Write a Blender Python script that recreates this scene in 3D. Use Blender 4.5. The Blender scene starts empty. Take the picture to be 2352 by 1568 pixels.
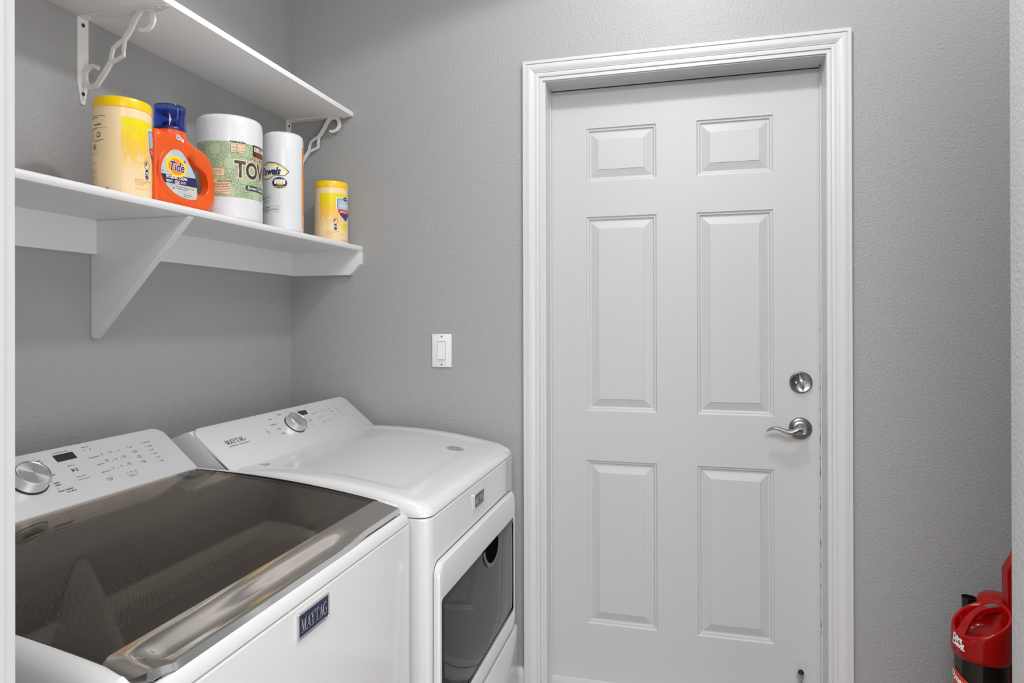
import bpy, bmesh, math, random
from mathutils import Vector, Matrix
random.seed(7)
SC = bpy.context.scene
C = SC.collection
R = math.radians
PI = math.pi

# ---------------------------------------------------------------- camera
cd = bpy.data.cameras.new('camera'); cam = bpy.data.objects.new('camera', cd); C.objects.link(cam)
cd.sensor_width = 36; cd.lens = 1505.73 / 2352 * 36
cd.shift_y = -(784 - 730.96) / 2352
cd.clip_start = .01
_y, _p, _r = .2574, .0023, -.0025
_rt = Vector((math.cos(_y), math.sin(_y), 0)); _f = Vector((-math.sin(_y), math.cos(_y), 0)); _u = Vector((0, 0, 1))
_f2 = _f*math.cos(_p)+_u*math.sin(_p); _u2 = _u*math.cos(_p)-_f*math.sin(_p)
_r3 = _rt*math.cos(_r)+_u2*math.sin(_r); _u3 = _u2*math.cos(_r)-_rt*math.sin(_r)
cam.matrix_world = Matrix(((_r3.x, _u3.x, -_f2.x, 1.4007), (_r3.y, _u3.y, -_f2.y, -2.12845), (_r3.z, _u3.z, -_f2.z, 1.263), (0, 0, 0, 1)))
SC.camera = cam

# ---------------------------------------------------------------- world, lamps, exposure
w = bpy.data.worlds.new('world'); SC.world = w; w.use_nodes = True
w.node_tree.nodes['Background'].inputs[0].default_value = (.9, .95, 1, 1)
w.node_tree.nodes['Background'].inputs[1].default_value = .3
SC.view_settings.view_transform = 'Standard'; SC.view_settings.look = 'None'
SC.view_settings.gamma = 1; SC.view_settings.use_curve_mapping = False
SC.view_settings.exposure = 0.04
CEIL = 2.74
def lamp(name, kind, loc, power, rot=(0, 0, 0), **kw):
    l = bpy.data.lights.new(name, kind); l.energy = power
    for k, v in kw.items(): setattr(l, k, v)
    o = bpy.data.objects.new(name, l); C.objects.link(o); o.location = loc; o.rotation_euler = rot
    return o
LX, LY = 1.42, -.85
lamp('ceiling_can_light', 'SPOT', (LX, LY, CEIL-.03), 36, spot_size=R(146), spot_blend=.10, shadow_soft_size=.06)
# added fill areas, no real fixtures: low in the side room, rest at ceilings
lamp('side_window_light', 'AREA', (3.0, -2.4, .75), 27, (R(90), 0, R(90)), shape='RECTANGLE', size=1.6, size_y=1.4)  # added fill from the side, no window there; lifts the left wall
lamp('hall_ceiling_light', 'AREA', (1.2, -3.0, CEIL-.03), 112, shape='RECTANGLE', size=2.2, size_y=1.0)  # added broad fill behind the camera, evens out the room
lamp('pocket_ceiling_glow', 'AREA', (2.45, -.38, CEIL-.02), 4, shape='RECTANGLE', size=.8, size_y=.4)  # added fill for the wall behind the return
lamp('laundry_ceiling_glow', 'AREA', (.98, -1.0, CEIL-.02), 5.3, shape='RECTANGLE', size=.8, size_y=.9)  # added soft fill over the washer and dryer tops

# ---------------------------------------------------------------- helpers
def nobj(name, me, mat=None, parent=None, kind=None):
    o = bpy.data.objects.new(name, me); C.objects.link(o)
    if mat is not None:
        me.materials.clear(); me.materials.append(mat)
    if parent is not None: o.parent = parent
    if kind: o['kind'] = kind
    return o
def obj(name, bm, mat, parent=None, smooth=False, kind=None, ang=35):
    bmesh.ops.recalc_face_normals(bm, faces=bm.faces)
    me = bpy.data.meshes.new(name); bm.to_mesh(me); bm.free()
    if smooth:
        me.shade_smooth()
        try: me.set_sharp_from_angle(angle=R(ang))
        except Exception: pass
    return nobj(name, me, mat, parent, kind)
def thing(name, label, cat, loc=(0, 0, 0), group=None, kind=None):
    o = bpy.data.objects.new(name, None); C.objects.link(o); o.location = loc; o.empty_display_size = .05
    if label: o['label'] = label
    if cat: o['category'] = cat
    if group: o['group'] = group
    if kind: o['kind'] = kind
    return o
def tag(o, label, cat, group=None):
    o['label'] = label; o['category'] = cat
    if group: o['group'] = group
    return o
def box(bm, x0, x1, y0, y1, z0, z1, bev=0, seg=2):
    r = bmesh.ops.create_cube(bm, size=1)
    vs = r['verts']
    for v in vs:
        v.co = Vector(((x0+x1)/2+v.co.x*(x1-x0), (y0+y1)/2+v.co.y*(y1-y0), (z0+z1)/2+v.co.z*(z1-z0)))
    if bev:
        es = list({e for v in vs for e in v.link_edges})
        bmesh.ops.bevel(bm, geom=es, offset=bev, segments=seg, affect='EDGES', profile=.5)
    return vs
def B(): return bmesh.new()
def boxo(name, d, mat, parent=None, bev=0, kind=None, seg=2, smooth=None):
    bm = B(); box(bm, *d, bev=bev, seg=seg)
    return obj(name, bm, mat, parent, smooth=(bev > 0 if smooth is None else smooth), kind=kind)
def loft(bm, rings, cap0=False, cap1=False, closed=True):
    R_ = [[bm.verts.new(p) for p in r] for r in rings]
    n = len(rings[0])
    for a, b in zip(R_, R_[1:]):
        for i in range(n if closed else n-1):
            j = (i+1) % n
            bm.faces.new((a[i], a[j], b[j], b[i]))
    if cap0: bm.faces.new(R_[0][::-1])
    if cap1: bm.faces.new(R_[-1])
    return R_
def lathe(bm, prof, seg=48, M=None, cap0=True, cap1=True):
    rings = []
    for r, z in prof:
        ring = [Vector((r*math.cos(2*PI*i/seg), r*math.sin(2*PI*i/seg), z)) for i in range(seg)]
        if M is not None: ring = [M @ p for p in ring]
        rings.append(ring)
    loft(bm, rings, cap0, cap1)
def frame_mat(o, U, V, N):
    return Matrix(((U.x, V.x, N.x, o.x), (U.y, V.y, N.y, o.y), (U.z, V.z, N.z, o.z), (0, 0, 0, 1)))
def rr(x0, x1, y0, y1, r, n=6, m=14):
    """rounded rectangle, counter-clockwise, with straight sides subdivided"""
    pts = []
    cs = [(x1-r, y0+r, -PI/2), (x1-r, y1-r, 0), (x0+r, y1-r, PI/2), (x0+r, y0+r, PI)]
    for k, (cx, cy, a) in enumerate(cs):
        arc = [(cx+r*math.cos(a+PI/2*i/n), cy+r*math.sin(a+PI/2*i/n)) for i in range(n+1)]
        pts += arc
        nx = cs[(k+1) % 4]; q = (nx[0]+r*math.cos(nx[2]), nx[1]+r*math.sin(nx[2])); p = arc[-1]
        for i in range(1, m): pts.append((p[0]+(q[0]-p[0])*i/m, p[1]+(q[1]-p[1])*i/m))
    return pts
def prism(bm, poly, y0, y1, plane='xz'):
    def P(a, b, c):
        return (a, c, b) if plane == 'xz' else ((c, a, b) if plane == 'yz' else (a, b, c))
    loft(bm, [[P(a, b, y0) for a, b in poly], [P(a, b, y1) for a, b in poly]], True, True)
def tube(bm, pts, rad, seg=10, rads=None):
    pts = [Vector(p) for p in pts]; rings = []
    n0 = None
    for i, p in enumerate(pts):
        t = (pts[min(i+1, len(pts)-1)]-pts[max(i-1, 0)]).normalized()
        if n0 is None:
            n0 = t.orthogonal().normalized()
        n0 = (n0-t*n0.dot(t)).normalized(); b = t.cross(n0); rd = rads[i] if rads else rad
        rings.append([p+(n0*math.cos(2*PI*k/seg)+b*math.sin(2*PI*k/seg))*rd for k in range(seg)])
    loft(bm, rings, True, True)
def spline(pts, n=6):
    out = []
    P = [Vector(p) for p in pts]
    for i in range(len(P)-1):
        a = P[max(i-1, 0)]; b = P[i]; c = P[i+1]; d = P[min(i+2, len(P)-1)]
        for k in range(n):
            t = k/n
            out.append(.5*((2*b)+(c-a)*t+(2*a-5*b+4*c-d)*t*t+(3*b-a-3*c+d)*t**3))
    out.append(P[-1]); return out

# ---------------------------------------------------------------- materials
def mat(name, col, rough=.5, metal=0, bump=None, **kw):
    m = bpy.data.materials.new(name); m.use_nodes = True
    nt = m.node_tree; b = nt.nodes['Principled BSDF']
    if len(col) == 3: col = (*col, 1)
    b.inputs['Base Color'].default_value = col; b.inputs['Roughness'].default_value = rough; b.inputs['Metallic'].default_value = metal
    for k, v in kw.items():
        b.inputs[k.replace('_', ' ')].default_value = v
    if bump:
        sc, dist, det = bump
        tc = nt.nodes.new('ShaderNodeTexCoord'); nz = nt.nodes.new('ShaderNodeTexNoise'); bp = nt.nodes.new('ShaderNodeBump')
        nz.inputs['Scale'].default_value = sc; nz.inputs['Detail'].default_value = det; nz.inputs['Roughness'].default_value = .55
        bp.inputs['Distance'].default_value = dist; bp.inputs['Strength'].default_value = 1
        nt.links.new(tc.outputs['Object'], nz.inputs['Vector']); nt.links.new(nz.outputs['Fac'], bp.inputs['Height']); nt.links.new(bp.outputs[0], b.inputs['Normal'])
    return m
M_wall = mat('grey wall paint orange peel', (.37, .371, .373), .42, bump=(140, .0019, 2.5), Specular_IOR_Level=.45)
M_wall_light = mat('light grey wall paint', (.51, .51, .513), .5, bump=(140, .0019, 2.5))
M_ceil = mat('white ceiling paint', (.85, .85, .85), .8, bump=(90, .002, 2))
M_trim = mat('white semi gloss trim', (.62, .62, .622), .32)
M_door = mat('white door paint', (.54, .54, .543), .38, bump=(220, .00012, 2))
M_shelf = mat('white painted shelf', (.78, .78, .78), .35, bump=(60, .0004, 2))
M_mela = mat('white melamine board', (.93, .93, .93), .4)
M_brk = mat('white enamel steel', (.8, .8, .8), .28)
M_app = mat('white appliance enamel', (.64, .64, .643), .16, Coat_Weight=.3, Coat_Roughness=.05)
M_seam = mat('dark seam', (.05, .05, .05), .6)
M_silver = mat('silver console', (.72, .72, .725), .36, .35)
M_print = mat('dark grey print', (.05, .05, .055), .5)
M_print2 = mat('mid grey print', (.2, .2, .21), .5)
M_disp = mat('display glass', (.02, .02, .022), .15)
M_black = mat('black gloss', (.008, .008, .008), .08)
M_blackm = mat('black matte', (.012, .012, .012), .5)
M_chrome = mat('chrome', (.83, .83, .84), .1, 1)
M_nickel = mat('satin nickel', (.40, .40, .395), .26, 1)
M_screw = mat('dark screw', (.06, .06, .06), .4, .6)
M_navy = mat('navy badge', (.01, .013, .06), .25)
M_white = mat('white print', (.85, .85, .85), .4)
M_plate = mat('white switch plastic', (.82, .82, .82), .3)
def brushed(name, col):
    m = mat(name, col, .26, 1); nt = m.node_tree; b = nt.nodes['Principled BSDF']
    b.inputs['Anisotropic'].default_value = .85
    t = nt.nodes.new('ShaderNodeTangent'); t.direction_type = 'RADIAL'; t.axis = 'Z'
    nt.links.new(t.outputs[0], b.inputs['Tangent']); return m
M_knob = brushed('spun aluminium', (.74, .74, .745))
def floor_mat():
    m = bpy.data.materials.new('grey brown wood planks'); m.use_nodes = True; nt = m.node_tree; b = nt.nodes['Principled BSDF']
    tc = nt.nodes.new('ShaderNodeTexCoord'); br = nt.nodes.new('ShaderNodeTexBrick')
    br.inputs['Scale'].default_value = 1; br.inputs['Brick Width'].default_value = 1.2; br.inputs['Row Height'].default_value = .15
    br.inputs['Mortar Size'].default_value = .002
    br.inputs['Color1'].default_value = (.46, .42, .38, 1); br.inputs['Color2'].default_value = (.38, .345, .31, 1); br.inputs['Mortar'].default_value = (.02, .02, .02, 1)
    mp = nt.nodes.new('ShaderNodeMapping'); mp.inputs['Scale'].default_value = (2, 30, 1)
    nz = nt.nodes.new('ShaderNodeTexNoise'); nz.inputs['Scale'].default_value = 3; nz.inputs['Detail'].default_value = 6
    mx = nt.nodes.new('ShaderNodeMixRGB'); mx.blend_type = 'MULTIPLY'; mx.inputs[0].default_value = .6
    L = nt.links.new
    L(tc.outputs['Object'], br.inputs['Vector']); L(tc.outputs['Object'], mp.inputs[0]); L(mp.outputs[0], nz.inputs['Vector'])
    L(br.outputs['Color'], mx.inputs[1]); L(nz.outputs['Fac'], mx.inputs[2]); L(mx.outputs[0], b.inputs['Base Color'])
    b.inputs['Roughness'].default_value = .35
    return m
M_floor = floor_mat()
def glassy(m, tint, gl, ior, rough=.02, base=None):
    nt = m.node_tree; nt.nodes.clear(); L = nt.links.new
    o = nt.nodes.new('ShaderNodeOutputMaterial'); t = nt.nodes.new('ShaderNodeBsdfTransparent'); g = nt.nodes.new('ShaderNodeBsdfGlossy'); mx = nt.nodes.new('ShaderNodeMixShader'); fr = nt.nodes.new('ShaderNodeFresnel')
    t.inputs[0].default_value = (*tint, 1); g.inputs[0].default_value = (*gl, 1); g.inputs['Roughness'].default_value = rough; ge = nt.nodes.new('ShaderNodeNewGeometry'); m1 = nt.nodes.new('ShaderNodeMath'); m1.operation = 'MULTIPLY_ADD'; L(ge.outputs['Backfacing'], m1.inputs[0]); m1.inputs[1].default_value = 1/ior-ior; m1.inputs[2].default_value = ior; L(m1.outputs[0], fr.inputs[0])
    L(fr.outputs[0], mx.inputs[0]); L(t.outputs[0], mx.inputs[1]); L(g.outputs[0], mx.inputs[2]); L(mx.outputs[0], o.inputs[0])


# ---------------------------------------------------------------- flat artwork helpers
def text_mesh(txt, size, bold=0, shear=0, space=1, align='LEFT', res=3):
    cu = bpy.data.curves.new('t', 'FONT'); cu.body = txt; cu.size = size; cu.offset = bold*size; cu.shear = shear
    cu.space_character = space; cu.align_x = align; cu.resolution_u = res; cu.space_line = .95
    cu.fill_mode = 'BOTH'
    o = bpy.data.objects.new('t', cu); C.objects.link(o)
    dg = bpy.context.evaluated_depsgraph_get(); dg.update()
    me = bpy.data.meshes.new_from_object(o.evaluated_get(dg))
    C.objects.unlink(o); bpy.data.objects.remove(o); bpy.data.curves.remove(cu)
    return me
def art():
    return B()
def a_text(bm, txt, u, v, size, bold=0, shear=0, space=1, align='LEFT', sx=1, rot=0):
    me = text_mesh(txt, size, bold, shear, space, align)
    if sx != 1 or rot:
        for vv in me.vertices:
            x, y = vv.co.x*sx, vv.co.y
            vv.co.x = x*math.cos(rot)-y*math.sin(rot); vv.co.y = x*math.sin(rot)+y*math.cos(rot)
    me.transform(Matrix.Translation((u, v, 0)))
    bm.from_mesh(me); bpy.data.meshes.remove(me)
def a_poly(bm, pts):
    bm.faces.new([bm.verts.new((x, y, 0)) for x, y in pts])
def a_rect(bm, x0, y0, x1, y1): a_poly(bm, [(x0, y0), (x1, y0), (x1, y1), (x0, y1)])
def a_ell(bm, cx, cy, rx, ry, n=40): a_poly(bm, [(cx+rx*math.cos(2*PI*i/n), cy+ry*math.sin(2*PI*i/n)) for i in range(n)])
def a_ring(bm, cx, cy, rx, ry, wd, a0=0, a1=2*PI, n=40):
    v = []
    for i in range(n+1):
        a = a0+(a1-a0)*i/n
        v.append((bm.verts.new((cx+rx*math.cos(a), cy+ry*math.sin(a), 0)), bm.verts.new((cx+(rx-wd)*math.cos(a), cy+(ry-wd)*math.sin(a), 0))))
    for p, q in zip(v, v[1:]): bm.faces.new((p[0], q[0], q[1], p[1]))
def rrect(x0, y0, x1, y1, r): return rr(x0, x1, y0, y1, r, 4, 1)
def a_rframe(bm, x0, y0, x1, y1, r, wd):
    a = rr(x0, x1, y0, y1, r, 4, 1); b = rr(x0+wd, x1-wd, y0+wd, y1-wd, max(r-wd, .0002), 4, 1)
    A = [bm.verts.new((*p, 0)) for p in a]; Bv = [bm.verts.new((*p, 0)) for p in b]
    for i in range(len(A)):
        j = (i+1) % len(A); bm.faces.new((A[i], A[j], Bv[j], Bv[i]))
def scribble(bm, x0, x1, y, h, n=1, gap=None, words=6):
    """rows of tiny illegible print"""
    gap = gap or h*1.9
    for k in range(n):
        x = x0
        xe = x1 if k < n-1 else x0+(x1-x0)*.6
        while x < xe-h:
            wd = min(random.uniform(1.5, 5)*h, xe-x)
            a_rect(bm, x, y-k*gap, x+wd, y-k*gap+h*.62); x += wd+h*.6
def flatten(bm, f, name, m, parent, cyl=None, uv=False):
    """map 2-D artwork to 3-D with f(u, v); cyl = strip width for slicing before wrapping"""
    if cyl:
        us = [v.co.x for v in bm.verts]; a, b = min(us), max(us)
        bmesh.ops.triangulate(bm, faces=bm.faces[:])
        k = math.ceil(a/cyl)
        while k*cyl < b:
            bmesh.ops.bisect_plane(bm, geom=bm.verts[:]+bm.edges[:]+bm.faces[:], plane_co=(k*cyl, 0, 0), plane_no=(1, 0, 0)); k += 1
    if uv:
        ul = bm.loops.layers.uv.new('UVMap')
        for fc in bm.faces:
            for lp in fc.loops: lp[ul].uv = (lp.vert.co.x, lp.vert.co.y)
    for v in bm.verts: v.co = Vector(f(v.co.x, v.co.y))
    me = bpy.data.meshes.new(name); bm.to_mesh(me); bm.free()
    return nobj(name, me, m, parent)
def plane_map(o, U, V, off):
    N = U.cross(V).normalized()
    return lambda u, v: o+U*u+V*v+N*off
def cyl_map(cx, cy, z0, r, a0, off):
    return lambda u, v: (cx+(r+off)*math.cos(a0+u/r), cy+(r+off)*math.sin(a0+u/r), z0+v)
def flatten_split(bm, f, cuts, names, m, parent):
    """panel printing cut into the groups it stands in, each its own part"""
    for k, nm in enumerate(names):
        lo, hi = ([-9]+cuts)[k], (cuts+[9])[k]
        b2 = bm.copy()
        bmesh.ops.delete(b2, geom=[fc for fc in b2.faces if not lo <= fc.calc_center_median().x < hi], context='FACES')
        flatten(b2, f, nm, m, parent)
    bm.free()
def g_ellipse(bm, s, x, y):
    n = 18; o = []; i_ = []
    for k in range(n+1):
        a = R(48)+(R(330)-R(48))*k/n
        o.append(bm.verts.new((x+s*(.42+.42*math.cos(a)), y+s*(.5+.5*math.sin(a)), 0)))
        i_.append(bm.verts.new((x+s*(.46+.26*math.cos(a)), y+s*(.5+.44*math.sin(a)), 0)))
    for k in range(n): bm.faces.new((o[k], o[k+1], i_[k+1], i_[k]))
SERIF = {
 'M': (1.0, [[(.08,0),(.15,0),(.15,1),(.08,1)], [(.06,1),(.26,1),(.54,0),(.42,0)], [(.44,0),(.53,0),(.78,1),(.70,1)], [(.72,0),(.90,0),(.90,1),(.72,1)], [(0,0),(.25,0),(.25,.08),(0,.08)], [(0,.92),(.2,.92),(.2,1),(0,1)], [(.63,0),(1,0),(1,.08),(.63,.08)], [(.8,.92),(1,.92),(1,1),(.8,1)]]),
 'A': (.84, [[(.09,0),(.16,0),(.44,.95),(.38,1)], [(.34,1),(.50,1),(.77,0),(.57,0)], [(.2,.3),(.6,.3),(.6,.38),(.2,.38)], [(0,0),(.27,0),(.27,.08),(0,.08)], [(.47,0),(.84,0),(.84,.08),(.47,.08)]]),
 'Y': (.82, [[(.07,1),(.27,1),(.49,.45),(.33,.45)], [(.33,0),(.5,0),(.5,.5),(.33,.5)], [(.66,1),(.73,1),(.5,.42),(.44,.48)], [(0,.92),(.35,.92),(.35,1),(0,1)], [(.55,.92),(.82,.92),(.82,1),(.55,1)], [(.23,0),(.61,0),(.61,.08),(.23,.08)]]),
 'T': (.78, [[(.3,0),(.48,0),(.48,1),(.3,1)], [(0,.92),(.78,.92),(.78,1),(0,1)], [(0,.7),(.05,.7),(.11,.93),(0,.93)], [(.73,.7),(.78,.7),(.78,.93),(.67,.93)], [(.19,0),(.59,0),(.59,.08),(.19,.08)]]),
 'G': (.88, [[(.5,.4),(.88,.4),(.88,.48),(.5,.48)], [(.62,.02),(.79,.1),(.79,.44),(.62,.44)]]),
}
def a_serif(bm, word, x, y, s, gap=.05):
    for ch in word:
        wd, polys = SERIF[ch]
        for p in polys: a_poly(bm, [(x+a*s, y+b*s) for a, b in p])
        if ch == 'G': g_ellipse(bm, s, x, y)
        x += (wd+gap)*s - (.1*s if ch in 'A' else 0)
    return x

# ================================================================ ROOM
S = 'structure'
OPX0, OPX1, OPZ = .957, 1.811, 2.05     # exterior door opening
JD = .16
boxo('floor', (-.8, 3.2, -4.2, .3, -.06, 0), M_floor, kind=S)
boxo('ceiling', (-.8, 3.2, -4.2, .3, CEIL, CEIL+.06), M_ceil, kind=S)
boxo('wall_left', (-.12, 0, -1.75, 0, 0, CEIL), M_wall, kind=S)
bm = B(); box(bm, -.12, OPX0-.02, 0, JD, 0, CEIL); box(bm, OPX1+.02, 3.05, 0, JD, 0, CEIL); box(bm, OPX0-.02, OPX1+.02, 0, JD, OPZ+.02, CEIL)
obj('wall_back', bm, M_wall, kind=S)
# wall the camera looks past on the left (cased opening) : jamb face at x=.905
boxo('wall_front', (-.12, .886, -1.87, -1.75, 0, CEIL), M_wall, kind=S)
bm = B(); box(bm, .886, .9055, -1.872, -1.748, 0, 2.6, bev=.001)
box(bm, .83, .9, -1.75, -1.7345, 0, 2.65, bev=.003); box(bm, .83, .9, -1.886, -1.87, 0, 2.65, bev=.003)
box(bm, .9055, .9135, -1.86, -1.80, 0, 2.6, bev=.002)
obj('trim_3', bm, mat('white jamb paint', (.56, .56, .563), .4), kind=S, smooth=True)
# wall return at the right of the frame, rounded corner
WX, WY = 1.968, -.75
bm = B()
poly = [(3.05, WY), (WX+.012, WY)] + [(WX+.012-.012*math.sin(a), WY-.012+.012*math.cos(a)) for a in (R(22), R(45), R(68))] + [(WX, WY-.012), (WX, WY-.108)] + [(WX+.012-.012*math.cos(a), WY-.108-.012*math.sin(a)) for a in (R(22), R(45), R(68))] + [(WX+.012, WY-.12), (3.05, WY-.12)]
loft(bm, [[(x, y, 0) for x, y in poly], [(x, y, CEIL) for x, y in poly]], True, True)
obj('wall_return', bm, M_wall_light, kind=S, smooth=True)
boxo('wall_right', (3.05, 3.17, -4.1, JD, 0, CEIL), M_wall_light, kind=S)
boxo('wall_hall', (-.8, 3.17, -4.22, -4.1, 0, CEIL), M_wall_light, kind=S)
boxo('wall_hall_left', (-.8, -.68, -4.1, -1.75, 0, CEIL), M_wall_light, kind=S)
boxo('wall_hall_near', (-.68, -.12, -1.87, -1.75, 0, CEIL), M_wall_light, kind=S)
# baseboards
def baseboard(name, x0, x1):
    bm = B(); pr = [(0, 0), (-.014, 0), (-.014, .085), (-.011, .096), (-.007, .1), (-.006, .105), (0, .106)]
    loft(bm, [[(x0, a, b) for a, b in pr], [(x1, a, b) for a, b in pr]], True, True)
    obj(name, bm, M_trim, kind=S)
baseboard('baseboard_back', .001, .882); baseboard('baseboard_back_right', 1.878, 3.05)
# door casing with mitred corners
CX0, CX1, CZ = .883, 1.877, 2.119
prof = [(0, 0), (0, .017), (.001, .0180), (.0100, .0180), (.0108, .0160), (.0112, .0148), (.0150, .0158), (.0205, .0162), (.0265, .0155), (.0320, .0135), (.0365, .0112), (.0388, .0106), (.0392, .0088), (.0460, .0094), (.0520, .0086), (.0528, .0078), (.0532, .0040), (.0552, .0038), (.0556, .0062), (.0650, .0060), (.0655, .0055), (.0655, 0)]
bm = B()
rows = []
for d, h in prof:
    rows.append([bm.verts.new((CX0+d, -h, 0)), bm.verts.new((CX0+d, -h, CZ-d)), bm.verts.new((CX1-d, -h, CZ-d)), bm.verts.new((CX1-d, -h, 0))])
for a, b in zip(rows, rows[1:]):
    for i in range(3): bm.faces.new((a[i], a[i+1], b[i+1], b[i]))
obj('trim_1', bm, M_trim, kind=S)
# jamb: side legs, head, stop
bm = B()
box(bm, OPX0-.018, OPX0, 0.0, JD, 0, OPZ+.018); box(bm, OPX1, OPX1+.018, 0.0, JD, 0, OPZ+.018); box(bm, OPX0, OPX1, 0.0, JD, OPZ, OPZ+.018)
box(bm, OPX0-.001, OPX0+.003, .079, .084, 0, OPZ); box(bm, OPX1-.003, OPX1+.001, .079, .084, 0, OPZ); box(bm, OPX0, OPX1, .079, .084, OPZ-.004, OPZ+.001)
obj('trim_2', bm, M_trim, kind=S)
boxo('threshold', (OPX0-.0, OPX1+.0, .02, JD, 0, .014), M_trim, kind=S)

# door ------------------------------------------------------------
door = thing('door_1', None, None, (1.384, .086, .016), kind=S)
def dparent(o):
    o.matrix_parent_inverse = Matrix.Translation(-Vector(o.parent.location)); return o
DX0, DX1, DZ0, DZ1, DY = OPX0-.006, OPX1+.006, .016, OPZ+.006, .087
pxs = [1.0793, 1.3119, 1.4399, 1.6731]; pzs = [1.9106, 1.7289, 1.6110, .9547, .7876, .2358]
bm = B()
xs = [DX0]+pxs+[DX1]; zs = [DZ0]+sorted(pzs)+[DZ1]
pan = []
for i in range(5):
    for k in range(7):
        if i in (1, 3) and k in (1, 3, 5): pan.append((xs[i], xs[i+1], zs[k], zs[k+1])); continue
        bm.faces.new([bm.verts.new(p) for p in ((xs[i], DY, zs[k]), (xs[i+1], DY, zs[k]), (xs[i+1], DY, zs[k+1]), (xs[i], DY, zs[k+1]))])
dp = [(0, 0), (.0025, .0035), (.0055, .0045), (.0085, .0045), (.0105, .0085), (.0135, .0095), (.0165, .0095), (.0400, .0025), (.0412, .0010)]
for x0, x1, z0, z1 in pan:
    rg = [[(x0+d, DY+h, z0+d), (x1-d, DY+h, z0+d), (x1-d, DY+h, z1-d), (x0+d, DY+h, z1-d)] for d, h in dp]
    loft(bm, rg, False, True)
bmesh.ops.remove_doubles(bm, verts=bm.verts, dist=1e-5)
# sides and back
loft(bm, [[(DX0, DY, DZ0), (DX1, DY, DZ0), (DX1, DY, DZ1), (DX0, DY, DZ1)], [(DX0, DY+.044, DZ0), (DX1, DY+.044, DZ0), (DX1, DY+.044, DZ1), (DX0, DY+.044, DZ1)]], False, True)
dparent(obj('door_slab', bm, M_door, door))
dparent(boxo('door_sweep', (OPX0+.001, OPX1-.001, DY-.004, DY+.0, .018, .047), M_trim, door, bev=.0012))
dparent(boxo('weatherstrip', (OPX0+.0005, OPX0+.0024, .0835, DY, .05, OPZ-.003), M_print2, door)); dparent(boxo('weatherstrip', (OPX1-.0024, OPX1-.0005, .0835, DY, .05, OPZ-.003), M_print2, door))
bm = B(); box(bm, OPX0+.001, OPX1-.001, .0835, DY, OPZ-.0062, OPZ-.0035)
o = dparent(obj('head_weatherstrip', bm, M_blackm, door)); o['label'] = 'dark gap seal above the door'
# scuffs along the right jamb
bm = B()
for k in range(26):
    z = random.uniform(.25, 1.25); h = random.uniform(.004, .016)
    box(bm, OPX1-.0045, OPX1-.0028, .0832, .0836, z, z+h)
dparent(obj('paint_chip', bm, M_print2, door))

def yl(cx, cz, y0):   # frame for parts mounted on the door, axis towards -y (room)
    return Matrix(((1, 0, 0, cx), (0, 0, -1, y0), (0, 1, 0, cz), (0, 0, 0, 1)))
# deadbolt
def zlathe(name, prof, M, m, parent, seg=56, cap0=True, cap1=True):
    bm = B(); lathe(bm, prof, seg, None, cap0, cap1)
    o = obj(name, bm, m, parent, smooth=True); return o
M_nick = brushed('satin nickel spun', (.27, .27, .265))
def on_door(name, cx, cz):
    e = bpy.data.objects.new(name, None); C.objects.link(e); e.empty_display_size = .03
    return e
Md = yl(1.7515, 1.066, DY)
bm = B(); lathe(bm, [(.0335, 0), (.0335, .006), (.0325, .0085), (.0300, .0095), (.0290, .0088), (.0001, .0060)], 56)
o = obj('deadbolt', bm, M_nick, None, smooth=True, ang=50); o.parent = door
o.matrix_parent_inverse = Matrix.Translation(-Vector(door.location)); o.matrix_basis = Md; db = o
bm = B()
rg = []
for t in [i/16 for i in range(17)]:
    z = (t-.5)*.050; hh = .006+.017*math.sin(PI*t)**.6; xo = .005*math.sin((t-.5)*3.4)*-1
    ww = .0020+.0042*math.sin(PI*t)
    rg.append([Vector((xo-ww, z, .006)), Vector((xo+ww, z, .006)), Vector((xo+ww*.6, z, .006+hh)), Vector((xo-ww*.6, z, .006+hh))])
loft(bm, rg, True, True)
o = obj('thumb_turn', bm, M_nickel, db, smooth=True)
for sx in (-.0135, .0125):
    bm = B(); lathe(bm, [(.0042, .0065), (.0042, .0078), (.0030, .0092), (.0006, .0096)], 16, Matrix.Translation((sx, -.001, 0)))
    obj('screw', bm, M_chrome, db, smooth=True)
# lever
Ml = yl(1.7500, .9215, DY)
bm = B(); lathe(bm, [(.0340, 0), (.0340, .004), (.0325, .0065), (.0200, .0120), (.0170, .0128), (.0165, .0150), (.0001, .0150)], 56)
o = obj('door_lever', bm, M_nick, None, smooth=True, ang=50); o.parent = door
o.matrix_parent_inverse = Matrix.Translation(-Vector(door.location)); o.matrix_basis = Ml; lv = o
bm = B(); lathe(bm, [(.0125, .0150), (.0120, .030), (.0115, .046), (.0110, .050), (.0100, .052), (.0090, .0515), (.0088, .0500), (.0001, .0500)], 32)
obj('lever_hub', bm, M_nickel, lv, smooth=True)
pts = spline([(0, .001, .040), (-.012, .001, .043), (-.026, -.005, .047), (-.042, -.006, .049), (-.058, -.001, .050), (-.072, .004, .050), (-.086, .004, .048), (-.098, -.001, .045), (-.104, -.006, .043)], 5)
bm = B(); rg = []; n = len(pts)
for i, p in enumerate(pts):
    t = i/(n-1); wz = .0105*(1-t)**.7+.0045; wy = (.0120*(1-t)**1.0+.0038)*(1 if t < .93 else .6)
    rg.append([Vector((p.x, p.y+wy*math.cos(a)*.75, p.z+wz*math.sin(a))) for a in [2*PI*k/14 for k in range(14)]])
loft(bm, rg, True, True); obj('lever_arm', bm, M_nickel, lv, smooth=True)
bm = B(); box(bm, -.0062, .0062, -.0013, .0013, .0500, .0532, bev=.0006); obj('privacy_turn', bm, M_nickel, lv)
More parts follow.
